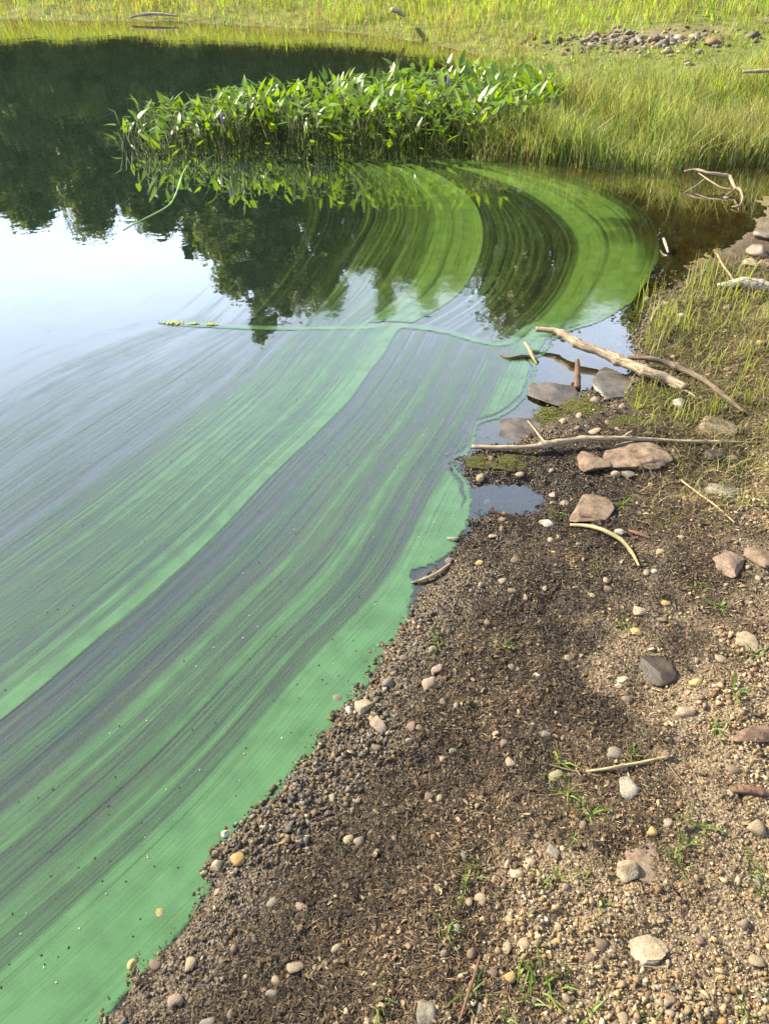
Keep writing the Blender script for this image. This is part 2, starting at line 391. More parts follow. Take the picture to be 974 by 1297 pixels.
# ------------------------------------------------------------------ the lie of the land
SHORE_PX = [(110,1297),(172,1232),(235,1165),(285,1065),(380,972),(437,900),(480,832),(522,772),(575,702),(606,652),(603,612),(577,587),(600,569),(655,561),(690,538),(722,512),(742,492),(770,506),(794,482),(800,452),(792,428),(812,408),(832,380),(872,350),(912,325),(946,292),(974,262),(1010,238),(1022,218),
            (974,206),(900,210),(800,212),(740,206),(680,198),(652,188),(662,160),(694,132),(704,106),(660,86),(600,68),(540,54),(450,42),(350,34),(200,27),(0,25),(-220,22)]
SH = np.vstack([np.array([(-40., 6.), (-26., -12.), (-4., -8.), (-1.3, -1.6)]), pl(SHORE_PX), np.array([(-30., 14.)])])
BARE = np.array([99., 99.])
PUD = pl([(655, 634)])[0]
def land(P):
    return poly_sdf(P, SH)
def height(P):
    P = np.asarray(P, float); x, y = P[:, 0], P[:, 1]
    near = 1 - sstep(4.2, 6.0, y)
    d = land(P) + near * (.030 * fbm(x, y, 6.0, 3, 3) + .010 * fbm(x, y, 30, 2, 5))
    far = sstep(6.5, 9.5, y)
    marsh = sstep(4.3, 5.2, y) * (1 - far)
    dl = np.maximum(d, 0)
    zb = .085 * dl + .01 * sstep(0, .05, dl)
    zb = np.minimum(zb, .20 + .012 * dl)
    zm = np.minimum(.045 * dl, .5 + .02 * dl)
    zf = .16 * np.minimum(dl, 4) + .05 * np.maximum(dl - 4, 0); zf = np.where(dl > 30, .16 * 4 + .05 * 26 + (dl - 30) * .02, zf)
    z = zb * (1 - marsh - far) + zm * marsh + zf * far
    du = np.maximum(-d, 0)
    zu = -(.13 * du + .004 * sstep(0, .03, du)); zu = np.maximum(zu, -.9)
    shal = sstep(1.0, 1.5, x) * sstep(2.9, 3.4, y) * near + sstep(1.0, 1.6, x) * sstep(3.2, 4.0, y) * (1 - near)
    zu = zu * (1 - .70 * np.clip(shal, 0, 1))   # the clear shallow corner on the right is flatter
    z = np.where(d > 0, z, zu)
    amp = sstep(-.3, .4, d) * near
    z = z + amp * (.020 * fbm(x, y, 3.1, 3, 21) + .012 * fbm(x, y, 11, 3, 31)) + near * (.0060 * fbm(x, y, 48, 2, 41))
    z = z + far * sstep(0, 1, d) * .10 * fbm(x, y, .9, 3, 51) + marsh * .03 * fbm(x, y, 2.5, 2, 61)
    q = np.hypot((x - PUD[0]) / .17, (y - PUD[1]) / .10) + .55 * fbm(x, y, 9, 3, 141)
    z = z - .030 * (1 - sstep(.3, 1.35, q)) * near
    return z
def on_ground(px, py, it=14):
    px = np.atleast_1d(np.asarray(px, float)); py = np.atleast_1d(np.asarray(py, float))
    z = np.zeros(len(px))
    for _ in range(it):
        P, t = on_plane(px, py, z); zn = height(P); z = .5 * z + .5 * zn
    P, t = on_plane(px, py, z)
    return np.column_stack([P, height(P)]), t

BARE = on_ground([812], [52])[0][0][:2]
def axis(lo, hi, step, a, b, g):
    c = list(np.arange(a, b, step)); s = step; v = c[-1]
    while v < hi: s *= g; v += s; c.append(v)
    s = step; v = c[0]
    while v > lo: s *= g; v -= s; c.insert(0, v)
    return np.array(c)
def grid(X, Y):
    gx, gy = np.meshgrid(X, Y); P = np.column_stack([gx.ravel(), gy.ravel()])
    nx, ny = len(X), len(Y); i = np.arange(nx * ny).reshape(ny, nx)
    F = np.stack([i[:-1, :-1], i[:-1, 1:], i[1:, 1:], i[1:, :-1]], -1).reshape(-1, 4)
    return P, F
P, F = grid(axis(-700, 700, .0125, -1.0, 2.5, 1.07), axis(-500, 900, .0125, .25, 4.4, 1.045))
Z = height(P); D = land(P)
x, y = P[:, 0], P[:, 1]
nearw = 1 - sstep(4.2, 6.0, y)
def zones(P, D):
    x, y = P[:, 0], P[:, 1]
    near = 1 - sstep(3.6, 5.2, y)
    q = np.hypot((x - PUD[0]) / .30, (y - PUD[1]) / .20)
    j = fbm(x, y, 3.2, 3, 77) * .45 + fbm(x, y, 14, 2, 78) * .22
    wet = np.clip(1 - sstep(.06, .36, D + j * .6), 0, 1); wet = np.maximum(wet, 1 - sstep(.7, 1.5, q + j))
    lit = sstep(.06, .22, D + .15 * j) * (1 - sstep(.42, .80, D + j)) * near
    lit = np.maximum(lit, (1 - sstep(.8, 1.9, q + j)))
    patch = sstep(.05, .42, fbm(x, y, 4.5, 4, 181)) * lit; wet = np.maximum(wet, .9 * patch)
    return wet * near, np.clip(lit, 0, 1) * near, near
wet, lit, _ = zones(P, D)
bare = 1 - sstep(.25, .8, np.hypot((x - BARE[0]) / 1.2, (y - BARE[1] + .28 * (x - BARE[0])) / .5) + .8 * fbm(x, y, 2.6, 4, 5))
turf = sstep(4.2, 5.6, y) * (1 - bare)
bed = sstep(0.0, .05, -D)
ground = link('ground', mesh_np('ground', np.column_stack([P, Z]), F, True, attrs=dict(wet=wet, litter=lit, turf=turf, bed=bed)), M['ground'])
tag(ground, kind='structure')

P, F = grid(axis(-60, 12, .05, -1.2, 2.4, 1.08), axis(-30, 22, .05, .3, 4.5, 1.06))
dep = np.maximum(-height(P), 0)
murk = (1 - np.exp(-dep * 5.0)) * .97
water = link('pond_water', mesh_np('pond_water', np.column_stack([P, np.zeros(len(P))]), F, True, attrs=dict(murk=murk)), M['water'])
tag(water, kind='structure')

# ------------------------------------------------------------------ algae film: streamlines traced on the water
LOWER = [
 [(-150,1600),(150,1340),(350,1130),(520,920),(640,760),(700,660),(740,570),(770,500),(785,455)],
 [(-250,1450),(0,1247),(241,1025),(400,845),(498,737),(560,620),(610,540),(645,470),(660,435)],
 [(-250,1110),(0,912),(100,830),(250,700),(350,600),(430,520),(480,455),(503,418)],
 [(-250,890),(0,718),(150,610),(300,492),(345,445),(378,414)],
 [(-250,780),(0,595),(150,500),(270,430),(312,411)],
 [(-250,610),(0,455),(100,420),(170,404),(205,396)]]
UPPER = [
 [(785,455),(830,395),(862,350),(875,303),(852,258),(780,226),(690,208),(560,199)],
 [(660,435),(683,412),(720,365),(736,313),(713,275),(664,242),(598,218),(541,205)],
 [(503,418),(577,374),(604,325),(608,286),(594,252),(556,223),(513,206),(475,201)],
 [(378,414),(415,370),(450,318),(473,278),(471,247),(450,219),(432,205),(424,201)],
 [(312,411),(350,370),(385,320),(402,278),(400,245),(385,220),(372,206),(365,201)],
 [(205,396),(250,360),(290,315),(310,275),(312,245),(305,222),(298,208),(292,201)]]
US = np.array([0, .2, .5, .75, .88, 1.0])
NL, NU = 260, 180
lines = [np.vstack([catmull(pl(a), NL), catmull(pl(b), NU)[1:]]) for a, b in zip(LOWER, UPPER)]
lines = np.array(lines)                                  # 6, NV, 2
uu = np.unique(np.r_[np.linspace(0, 1, 520)])
Vv = np.empty((len(uu), lines.shape[1], 2))
for k, u in enumerate(uu):                               # smooth across
    i = min(np.searchsorted(US, u, side='right') - 1, len(US) - 2)
    t = (u - US[i]) / (US[i + 1] - US[i])
    def tang(j):
        a = max(j - 1, 0); b = min(j + 1, len(US) - 1)
        return (lines[b] - lines[a]) / (US[b] - US[a])
    h = US[i + 1] - US[i]
    h00, h10, h01, h11 = 2*t**3-3*t**2+1, t**3-2*t**2+t, -2*t**3+3*t**2, t**3-t**2
    Vv[k] = h00 * lines[i] + h10 * h * tang(i) * .6 + h01 * lines[i + 1] + h11 * h * tang(i + 1) * .6
nvv = lines.shape[1]
FP = Vv.reshape(-1, 2)
i = np.arange(len(uu) * nvv).reshape(len(uu), nvv)
FF = np.stack([i[:-1, :-1], i[:-1, 1:], i[1:, 1:], i[1:, :-1]], -1).reshape(-1, 4)
U2 = np.repeat(uu, nvv)
vv = np.r_[np.linspace(0, .6, NL), np.linspace(.6, 1, NU)[1:]]
V2 = np.tile(vv, len(uu))
# density across the streaks, near and far side of the drift line
UJ = U2 + .012 * fbm(U2 * 11, V2 * 6, 1, 3, 201) * sstep(.22, .30, U2) + .0035 * fbm(U2 * 60, V2 * 26, 1, 2, 202)
lo = np.interp(UJ, [0, .155, .195, .22, .235, .25, .30, .36, .40, .44, .47, .492, .503, .515, .535, .58, .63, .68, .72, .735, .755, .78, .815, .83, .845, .88, .90, .97, 1],
                   [1.25, 1.2, .98, .68, .58, .66, .58, .58, .50, .46, .38, .32, 1.0, 1.35, .76, .64, .78, .62, .56, .72, .46, .36, .26, .48, .26, .22, .36, .10, 0])
up = np.interp(U2 + .5 * (UJ - U2), [0, .10, .165, .20, .215, .25, .33, .42, .47, .488, .50, .53, .57, .62, .66, .70, .715, .735, .745, .76, .78, .80, .86, .93, 1],
                   [.92, 1.0, 1.1, 1.2, .56, .48, .40, .32, .26, .38, 1.2, 1.0, .82, .84, .62, .76, .30, .66, .24, .56, .20, .18, .26, .10, 0])
wl = sstep(.59, .612, V2)
dens = lo * (1 - wl) + up * wl
dens = dens + .16 * fbm(U2 * 9, V2 * 5, 1, 3, 91) + .30 * fbm(U2 * 85, V2 * 3.0, 1, 2, 92)
# thinner where the water meets the weeds, thick where it piles up
dens = np.where(V2 > .6, dens - .12 * sstep(.93, 1., V2), dens)
# drift line
DL = pl([(205,408),(228,411),(270,413),(340,416),(430,416),(503,414),(560,420),(600,431),(640,436),(668,416),(700,404)])
DL = catmull(DL, 60)
ld = line_dist(FP, DL); wline = .011 + .006 * fbm(FP[:, 0], FP[:, 1], 9, 2, 7)
dens = np.maximum(dens, 1.15 * (1 - sstep(wline, wline + .008, ld)))
# a clear thread just beyond the drift line
DL2 = catmull(pl([(470,410),(503,409),(560,415),(600,426),(632,430)]), 40)
ld2 = line_dist(FP, DL2); dens = np.where(ld2 < .009, np.minimum(dens, .15), dens)
# edge of the film (scallops), inside positive
EDGE_PX = [(60,1400),(110,1318),(170,1250),(240,1170),(300,1075),(390,985),(440,915),(478,845),(516,790),(524,742),(519,724),(548,715),(572,700),(590,668),(598,636),(592,610),(576,592),(574,583),(590,576),(601,566),(602,556),(604,545),(606,538),(612,536),(632,531),(652,518),(668,502),(678,482),(680,464),(675,456),(690,450),(700,432),(722,420),(760,408),(800,384),(822,352),(838,322),(836,296),(826,266),(800,248),(766,232),(720,218),(660,207),(560,200),(420,197),(290,198),
           (150,330),(-300,480),(-900,900),(-900,1700)]
ed_ = -poly_sdf(FP, pl(EDGE_PX)) + .006 * fbm(FP[:, 0], FP[:, 1], 22, 3, 15) * 1.0
# frayed on the far side
farf = sstep(3.6, 4.6, FP[:, 1]) * sstep(.5, 1.1, FP[:, 0]); ed_ = ed_ + farf * (.10 * fbm(FP[:, 0], FP[:, 1], 7, 4, 16))
frays = sstep(0, .42, ed_ + .12 * fbm(FP[:, 0], FP[:, 1], 5, 3, 19)); dens = dens * (1 - farf * .72 * (1 - frays))
farr = sstep(2.9, 3.6, FP[:, 1]) * sstep(1.2, 1.5, FP[:, 0]); dens = dens * (1 - .6 * farr * (1 - sstep(.0, .30, ed_ + .1 * fbm(FP[:, 0], FP[:, 1], 8, 3, 20))))
scal = sstep(1.75, 2.0, FP[:, 1]) * (1 - sstep(3.0, 3.3, FP[:, 1])); dens = dens * (1 - .85 * scal * np.exp(-((ed_ - .024) / .007) ** 2))
film = link('algae_film', mesh_np('algae_film', np.column_stack([FP, np.full(len(FP), .003)]), FF, True,
            attrs=dict(dens=dens, edge=ed_), uv=np.column_stack([U2, V2])), M['film'])
tag(film, 'bright green streaked algae film drifting on the pond', 'algae', kind='stuff')

# ------------------------------------------------------------------ stones
def rock_mesh(name, seed, dims, planes=7, rough=.06, T=ICO3):
    r = np.random.default_rng(seed); V = T[0].copy()
    for _ in range(planes):
        n = r.normal(size=3); n[2] *= .7; n /= np.linalg.norm(n); o = r.uniform(.42, .78)
        d = V @ n; V = V - np.maximum(d - o, 0)[:, None] * n
    n1 = fbm(V[:, 0] + 9 * (seed % 97), V[:, 1] + V[:, 2] * 1.7, 1.7, 3, seed % 1000)
    n2 = fbm(V[:, 0] * 1.0 + V[:, 2] * .8 + seed % 13, V[:, 1] - V[:, 2], 5.5, 3, seed % 777)
    V = V * (1 + rough * n1 + .035 * n2)[:, None]
    V = V - (V.max(0) + V.min(0)) / 2
    V = V / (V.max(0) - V.min(0)) * np.array(dims)
    return mesh_np(name, V, T[1], True)
STONES = [  # px, py, width px, depth ratio, height ratio, yaw, tilt, material, planes, name, label, category
 (833,848,42,1.25,.62,25,0,'dark',3,'stone','dark wet oval stone, the largest lying alone on the gravel','stone'),
 (794,1104,27,1.0,1.05,10,14,'tan',6,'stone','pale tan stone standing on edge against a brown slab','stone'),
 (814,1088,46,1.35,.30,-20,0,'brown',5,'stone','flat brown slab behind the pale upright stone','stone'),
 (821,1204,50,.72,.5,12,0,'tan',7,'stone','tan wedge-shaped stone on sandy gravel at lower right','stone'),
 (794,998,32,.95,.5,40,0,'grey',5,'stone','grey-tan rounded triangular stone above the upright stone','stone'),
 (867,902,30,.55,.45,8,0,'tan',3,'stone','small pale oval pebble right below the dark oval stone','stone'),
 (788,862,20,.6,.5,0,0,'white',4,'stone','small whitish flat pebble left of the dark oval stone','stone'),
 (783,868,12,.8,.6,0,0,'tan',4,'stone','tiny tan pebble touching the whitish flat pebble','stone'),
 (540,1283,26,1.3,.6,0,0,'grey',4,'stone','grey oblong stone cut by the bottom edge of the view','stone'),
 (203,1160,19,1.25,1.0,5,0,'ochre',1,'stone','pale yellow stone standing in the green algae at the edge','stone'),
 (218,1168,11,1.0,.8,0,0,'tan',5,'stone','little tan pebble just right of the yellow stone','stone'),
 (205,1186,10,1.5,.9,0,0,'grey',5,'stone','narrow grey pebble below the yellow stone','stone'),
 (180,1195,18,.6,.7,-15,0,'brown',5,'stone','reddish brown flat stone poking out of algae below the yellow stone','stone'),
 (168,1222,13,1.1,.8,0,0,'ochre',1,'stone','orange pebble at the algae edge near the bottom','stone'),
 (96,1259,7,1.0,.8,0,0,'white',4,'stone','tiny white pebble standing in algae farthest from shore','stone'),
 (287,1056,13,1.0,.9,0,0,'white',5,'stone','pale pebble pair leader surrounded by algae','stone'),
 (275,1097,15,1.1,.9,0,0,'tan',5,'stone','tan pebble at the water line below the pale pebble','stone'),
 (301,1089,19,.9,.7,15,0,'ochre',5,'stone','rusty tan stone beside the tan water-line pebble','stone'),
 (461,895,24,.9,.75,0,0,'tan',6,'stone','sunlit tan stone with dark shadow at the shore bend','stone'),
 (443,900,12,1.0,.8,0,0,'white',4,'stone','white pebble left of the sunlit tan shore stone','stone'),
 (452,886,12,.9,.8,0,0,'grey',4,'stone','grey pebble above the sunlit tan shore stone','stone'),
 (479,920,20,1.4,.7,20,10,'pink',7,'stone','pinkish wedge-shaped stone inland of the shore bend','stone'),
 (543,866,18,1.5,.6,-25,0,'pink',6,'stone','pink oblong stone in dark litter','stone'),
 (553,848,14,1.3,.5,-25,0,'pink',6,'stone','smaller pink stone touching the pink oblong stone','stone'),
 (573,683,15,.95,.95,0,0,'grey',3,'stone','round pebble half in algae inside the scallop','stone'),
 (467,828,13,.8,.8,0,0,'brown',4,'stone','lone brown pebble in algae off the shore','stone'),
 (746,645,66,.85,.35,18,0,'brown',6,'stone','flat brown stone right of the dark puddle','stone'),
 (752,586,42,1.0,.75,0,0,'brown',5,'boulder','knobbly brown stone under the long grey stick','boulder'),
 (802,579,84,.75,.45,14,0,'brown',6,'boulder','large ridged brown stone under the long grey stick','boulder'),
 (779,601,14,.9,.8,0,0,'pink',4,'stone','pinkish pebble below the large ridged stone','stone'),
 (796,602,16,.8,.7,0,0,'grey',4,'stone','grey pebble at the foot of the large ridged stone','stone'),
 (915,626,64,.75,.22,-6,0,'grey',6,'stone','flat grey plate of stone at right, below the stick','stone'),
 (924,713,42,1.2,.65,0,0,'pink',7,'stone','peaked reddish brown stone near the right edge','stone'),
 (966,705,40,1.0,.45,20,0,'brown',6,'stone','brown stone cut by the right edge beside the peaked one','stone'),
 (703,499,62,1.1,.28,28,0,'slab',6,'slab','dark pointed slab resting at the water edge by the upright stub','slab'),
 (773,484,50,1.6,.22,8,0,'slab',5,'slab','grey-brown square slab under the thick pale stick','slab'),
 (905,541,56,.9,.25,10,0,'pink',6,'stone','pinkish half-buried stone between the two grey sticks','stone'),
 (860,511,16,1.0,.8,0,0,'white',6,'stone','pale pink block-like pebble in the yellow-green moss','stone'),
 (864,401,12,1.0,.8,0,0,'white',6,'stone','pale yellowish pebble among grass shoots','stone'),
 (715,640,14,1.0,.9,0,0,'pink',4,'stone','pink pebble at the right end of the puddle','stone'),
 (700,627,11,1.0,.9,0,0,'pink',4,'stone','smaller pink pebble standing in the puddle','stone'),
 (608,606,11,1.3,.9,0,0,'tan',4,'stone','tan pebble on the left rim of the puddle','stone'),
 (692,663,18,.9,.6,0,0,'white',6,'stone','whitish broken stone below the puddle','stone'),
 (947,812,30,.9,.4,-30,0,'tan',6,'stone','flat tan stone near the right edge, above the dark oval stone','stone'),
 (650,543,96,.95,.12,20,0,'slab',4,'slab','broad dark slab lying flush under shallow water left of the moss','slab'),
 (905,578,26,.8,.5,0,0,'dark',4,'stone','blue-black stone right of the large ridged stone','stone'),
 (958,318,26,1.2,.6,0,0,'pink',6,'stone','pale pinkish stone in the heap at the right shore','stone'),
 (968,300,22,1.2,.7,30,0,'grey',6,'stone','grey stone topmost in the heap at the right shore','stone'),
 (952,334,24,1.2,.5,-20,0,'tan',6,'stone','pale flat stone lowest in the heap at the right shore','stone'),
 (972,336,20,1.1,.6,0,0,'brown',6,'stone','brown stone at the right border of the shore heap','stone'),
 (810,773,18,.9,.6,0,0,'tan',5,'stone','tan pebble in the middle of the gravel, upper right','stone'),
 (805,800,14,.9,.6,0,0,'ochre',5,'stone','orange-tan pebble just under the tan middle pebble','stone'),
 (655,1107,18,.8,.6,0,0,'tan',5,'stone','tan pebble left of a grass sprig in lower gravel','stone'),
 (672,1093,14,1.1,.6,0,0,'tan',5,'stone','pale triangular pebble above the tan lower pebble','stone'),
 (700,1078,18,1.1,.6,0,0,'grey',5,'stone','square grey pebble above the lower grass sprig','stone'),
 (825,1053,14,1.0,.8,0,0,'ochre',4,'stone','yellowish round pebble left of the bright grass sprig','stone'),
 (579,1178,12,1.3,.7,0,0,'grey',4,'stone','blue-grey pebble in dark litter at the bottom','stone'),
 (958,931,76,.30,.26,6,6,'redw',6,'wood_piece','reddish brown split piece of wood at the right edge of gravel','wood'),
 (880,865,18,.7,.5,0,0,'ochre',4,'stone','orange flat pebble right of the dark oval stone','stone'),
]
SPX = np.array([(s[0], s[1]) for s in STONES], float)
SPOS, ST = on_ground(SPX[:, 0], SPX[:, 1])
STONE_DISC = []
for k, s in enumerate(STONES):
    px, py, w, lr, hr, yaw, tilt, mk, planes, nm, lab, cat = s
    W = w * ST[k] / FPX
    hr = hr * (.5 if w > 34 else .8); dims = (W, W * lr, W * hr)
    me = rock_mesh(nm, 100 + k * 7, dims, planes + 2, .07, ICO4 if w > 40 else ICO3)
    p = SPOS[k].copy(); zc = p[2] + dims[2] * .5 - .34 * dims[2]
    if py < 560 and mk == 'slab': zc = max(p[2] + dims[2] * .25, -.004 if w > 90 else .012)
    if k in (0,): zc = p[2] + dims[2] * .36
    XY = on_plane([px], [py], zc)[0][0]; p[:2] = XY
    o = link(nm, me, M[mk], None, (p[0], p[1], zc), (R(tilt), R(tilt * .6), R(yaw)))
    tag(o, lab, cat); STONE_DISC.append((p[0], p[1], W * .5 * max(1, lr)))
STONE_DISC = np.array(STONE_DISC)

# ------------------------------------------------------------------ pebbles and gravel
def sample_beach(n, ymax=3.9, dmin=-.10, power=1.4):
    """points on the near shore, thinning with distance"""
    out = []; tot = 0
    while tot < n:
        px = rng.uniform(-60, 1060, 40000); py = rng.uniform(330, 1420, 40000)
        P, t = on_plane(px, py, .05)
        keep = rng.uniform(0, 1, len(P)) < np.clip((t / 1.4), .2, 3) ** (2.4 - power) / 2.4
        P = P[keep]; d = land(P); k = (d > dmin) & (P[:, 1] < ymax)
        P = P[k]; out.append(P); tot += len(P)
    return np.vstack(out)[:n]
PAL = np.array([(.24,.185,.115),(.17,.13,.08),(.30,.24,.16),(.13,.11,.085),(.19,.12,.065),(.24,.215,.17),(.10,.072,.048),(.32,.285,.225),(.16,.135,.105),(.26,.185,.09),(.20,.15,.095)])
# 300 pebbles big enough to pick out
COLS = [('tan', 'tan', .42), ('grey', 'grey', .16), ('brown', 'brown', .28), ('pink', 'pinkish', .05), ('white', 'whitish', .03), ('ochre', 'rusty yellow', .06)]
PEBM = {}
for mk, nm, _ in COLS:
    for v in range(4):
        PEBM[(mk, v)] = rock_mesh('pebble', 900 + v * 31 + len(mk), (1, .8 + .12 * v, .55 + .08 * v), 5, .08, ICO2)
        PEBM[(mk, v)].materials.append(M[mk])
PB = sample_beach(900, 3.6, -.05); 
dst = np.min(np.hypot(PB[:, None, 0] - STONE_DISC[None, :, 0], PB[:, None, 1] - STONE_DISC[None, :, 1]) - STONE_DISC[None, :, 2], 1)
PB = PB[dst > .012]
ccell = set(); sel = []
for k, p in enumerate(PB):
    c = (int(p[0] / .035), int(p[1] / .035))
    if c in ccell: continue
    ccell.add(c); sel.append(k)
    if len(sel) == 230: break
PB = PB[sel]; PZ = height(PB); PD = land(PB)
probs = np.array([c[2] for c in COLS]); probs /= probs.sum()
for k in range(len(PB)):
    ci = rng.choice(len(COLS), p=probs); mk, nm, _ = COLS[ci]
    dist = math.hypot(PB[k, 0], PB[k, 1], CAM_H)
    s = rng.uniform(.0135, .023) * (1 + .25 * (dist - 1.6)) * (1.0 if rng.uniform() > .1 else 1.35)
    o = link('pebble', PEBM[(mk, int(rng.integers(4)))], None, None, (PB[k, 0], PB[k, 1], PZ[k] + .08 * s), (rng.uniform(-.3, .3), rng.uniform(-.3, .3), rng.uniform(0, 6.28)), (s * rng.uniform(.8, 1.3), s, s * rng.uniform(.7, 1.1)))
    zn = 'at the water line' if PD[k] < .12 else ('in the dark litter band' if PD[k] < .55 else 'on the dry gravel')
    zn += ' close to the viewer' if dist < 1.95 else (' in the middle of the shore' if dist < 2.6 else ' near the sticks')
    tag(o, f'small loose {nm} pebble {zn}', 'pebble', f'{nm} pebbles {zn}')

# the gravel nobody could count
NG = 70000
G = sample_beach(NG, 4.2, -.14, 1.5)
gd = land(G); gw, gl, _ = zones(G, gd)
keep = rng.uniform(0, 1, NG) < (1 - .84 * gl * (1 - .8 * (gd < .12)))
dst = np.min(np.hypot(G[:, None, 0] - STONE_DISC[None, :30, 0], G[:, None, 1] - STONE_DISC[None, :30, 1]) - STONE_DISC[None, :30, 2], 1)
keep &= dst > -.004
G, gd, gw, gl = G[keep], gd[keep], gw[keep], gl[keep]; n = len(G)
gz = height(G); gr = np.sqrt(G[:, 0] ** 2 + G[:, 1] ** 2 + CAM_H ** 2)
s = .0021 * np.exp(rng.normal(0, .52, n)) * (1 - .2 * gl) * (1 + .22 * np.clip(gr - 1.6, 0, 3))
s = s * (.72 + .7 * sstep(-.4, .5, fbm(G[:, 0], G[:, 1], 5, 3, 111)))
s = np.where(rng.uniform(0, 1, n) < np.where(gd < .16, .14, .08), s * 1.6, s); s = np.minimum(s, .0085)
scl = np.column_stack([s * rng.uniform(.8, 1.5, n), s * rng.uniform(.7, 1.1, n), s * rng.uniform(.5, .9, n)])
col = PAL[rng.integers(0, len(PAL), n)] * rng.uniform(.6, 1.3, (n, 1)) * np.array([1.09, 1.0, .88])
greyw = (gd < .16)[:, None] & (rng.uniform(0, 1, (n, 1)) < .5); col = np.where(greyw, col.mean(1, keepdims=True) * np.array([1.10, .98, .84]), col)
col = col * (1 - rng.uniform(.25, .75, n) * gw * (gd < .5))[:, None] * (1 - .35 * gl)[:, None]
col = np.where((gd < 0)[:, None], col * np.array([.6, .75, .55]), col)
Tm = ICO1[0] * (1 + .6 * np.random.default_rng(3).uniform(-1, 1, (12, 1)))
V, Fq, C = scatter(Tm, ICO1[1], np.column_stack([G, gz + s * .25]), rand_rot(n, 1.2), scl, col)
tag(link('gravel', mesh_np('gravel', V, Fq, False, C), M['gravel']), 'fine brown and tan gravel covering the shore', 'gravel', kind='stuff')

# dark washed-up litter: chips, bark crumbs and plant bits
NB = 120000
B = sample_beach(int(NB * 2.4), 4.0, -.03, 1.5); bd = land(B); bw, bl, _ = zones(B, bd)
B = B[rng.uniform(0, 1, len(B)) < .10 + .90 * bl][:NB]; n = len(B); bd = land(B); bw, bl, _ = zones(B, bd)
bz = height(B)
box = np.array([(-1, -.6, .0), (-.9, .7, .3), (-.1, -1, 1.0), (.1, 1, 1.3), (1, -.5, -.2), (.85, .6, .4)], float)
boxF = np.array([(0, 2, 3, 1), (2, 4, 5, 3)])
gr_ = np.sqrt(B[:, 0] ** 2 + B[:, 1] ** 2 + CAM_H ** 2)
ln = np.clip(.0023 * np.exp(rng.normal(0, .55, n)), 0, .0075) * (1 + .25 * np.clip(gr_ - 1.6, 0, 3)); fib = rng.uniform(0, 1, n) < .5
scl = np.column_stack([np.where(fib, ln * 2.2, ln), np.where(fib, rng.uniform(.0004, .0009, n), ln * rng.uniform(.2, .6, n)), np.where(fib, .0008, ln * rng.uniform(.10, .40, n))])
LP = np.array([(.040,.026,.014),(.07,.045,.025),(.12,.08,.045),(.020,.014,.010),(.24,.175,.10),(.10,.055,.028),(.17,.12,.065),(.03,.022,.016)])
col = LP[rng.integers(0, len(LP), n)] * rng.uniform(.6, 1.4, (n, 1)) * (1 - .62 * bw[:, None])
V, Fq, C = scatter(box, boxF, np.column_stack([B, bz + ln * .15 + .0015]), rand_rot(n, .55), scl, col)
tag(link('washed_up_litter', mesh_np('washed_up_litter', V, Fq, False, C), M['litter']), 'dark bark crumbs and plant bits washed up along the shore', 'litter', kind='stuff')

# ------------------------------------------------------------------ sticks
def tube(pts, rad, sides=9, n=None, wob=.12, seed=0, knots=0):
    r = np.random.default_rng(seed)
    n = n or max(10, len(pts) * 7)
    P = catmull(pts, n); L = len(P)
    t = np.linspace(0, 1, L)
    rr = np.interp(t, np.linspace(0, 1, len(rad)), rad) * (1 + wob * fbm(t * 14 + seed, t * 0, 1, 3, seed))
    for _ in range(knots):
        c = r.uniform(.1, .9); rr = rr * (1 + .35 * np.exp(-((t - c) / .018) ** 2))
    T = np.gradient(P, axis=0); T /= np.linalg.norm(T, axis=1)[:, None] + 1e-12
    up = np.array([0, 0, 1.]); S = np.cross(T, up); ln = np.linalg.norm(S, axis=1)
    S = np.where(ln[:, None] < .05, np.array([1., 0, 0]), S / (ln[:, None] + 1e-9)); N2 = np.cross(S, T)
    a = np.linspace(0, 2 * np.pi, sides, endpoint=False)
    ang = 1 + .10 * np.sin(a * 2 + seed)
    V = P[:, None, :] + rr[:, None, None] * ang[None, :, None] * (np.cos(a)[None, :, None] * S[:, None, :] + np.sin(a)[None, :, None] * N2[:, None, :])
    V = V.reshape(-1, 3); F = []
    cr_ = np.repeat(P, sides, 0); ja = np.tile(a, L); jt = np.repeat(t, sides)
    V = cr_ + (V - cr_) * (1 + wob * .9 * fbm(ja * 1.3, jt * L * .35 + seed * 3, 1.0, 2, seed + 5))[:, None]
    for i in range(L - 1):
        for j in range(sides):
            k = (j + 1) % sides
            F.append([i * sides + j, i * sides + k, (i + 1) * sides + k, (i + 1) * sides + j])
    F.append(list(range(sides))[::-1]); F.append([(L - 1) * sides + j for j in range(sides)])
    return V, F, np.repeat(t * np.linalg.norm(np.diff(P, axis=0), axis=1).sum() * 6, sides)
def stick(name, px, r_px, m, lift, label=None, cat='stick', parent=None, seed=1, knots=0, sides=9, wob=.15):
    a = np.array(px, float); G, t = on_ground(a[:, 0], a[:, 1])
    G[:, 2] = np.maximum(G[:, 2], -.002)
    rp = np.interp(np.linspace(0, 1, len(a)), np.linspace(0, 1, len(r_px)), r_px) * t / FPX
    zl = np.interp(np.linspace(0, 1, len(a)), np.linspace(0, 1, len(lift)), lift)
    # a raised stick is moved towards the viewer along its ray so that it stands where it is seen
    z = G[:, 2] + rp * .8 + zl
    Pn, tn = on_plane(a[:, 0], a[:, 1], z)
    pts = np.column_stack([Pn, z])
    V, F, al = tube(pts, rp, sides, max(24, len(a) * 9), wob, seed, knots)
    o0 = pts[0].copy() if parent is None else np.array(parent.location)
    me = mesh_np(name, V - o0, F, True, attrs=dict(along=al))
    o = link(name, me, M[m], parent, None if parent else o0)
    if label: tag(o, label, cat)
    return o
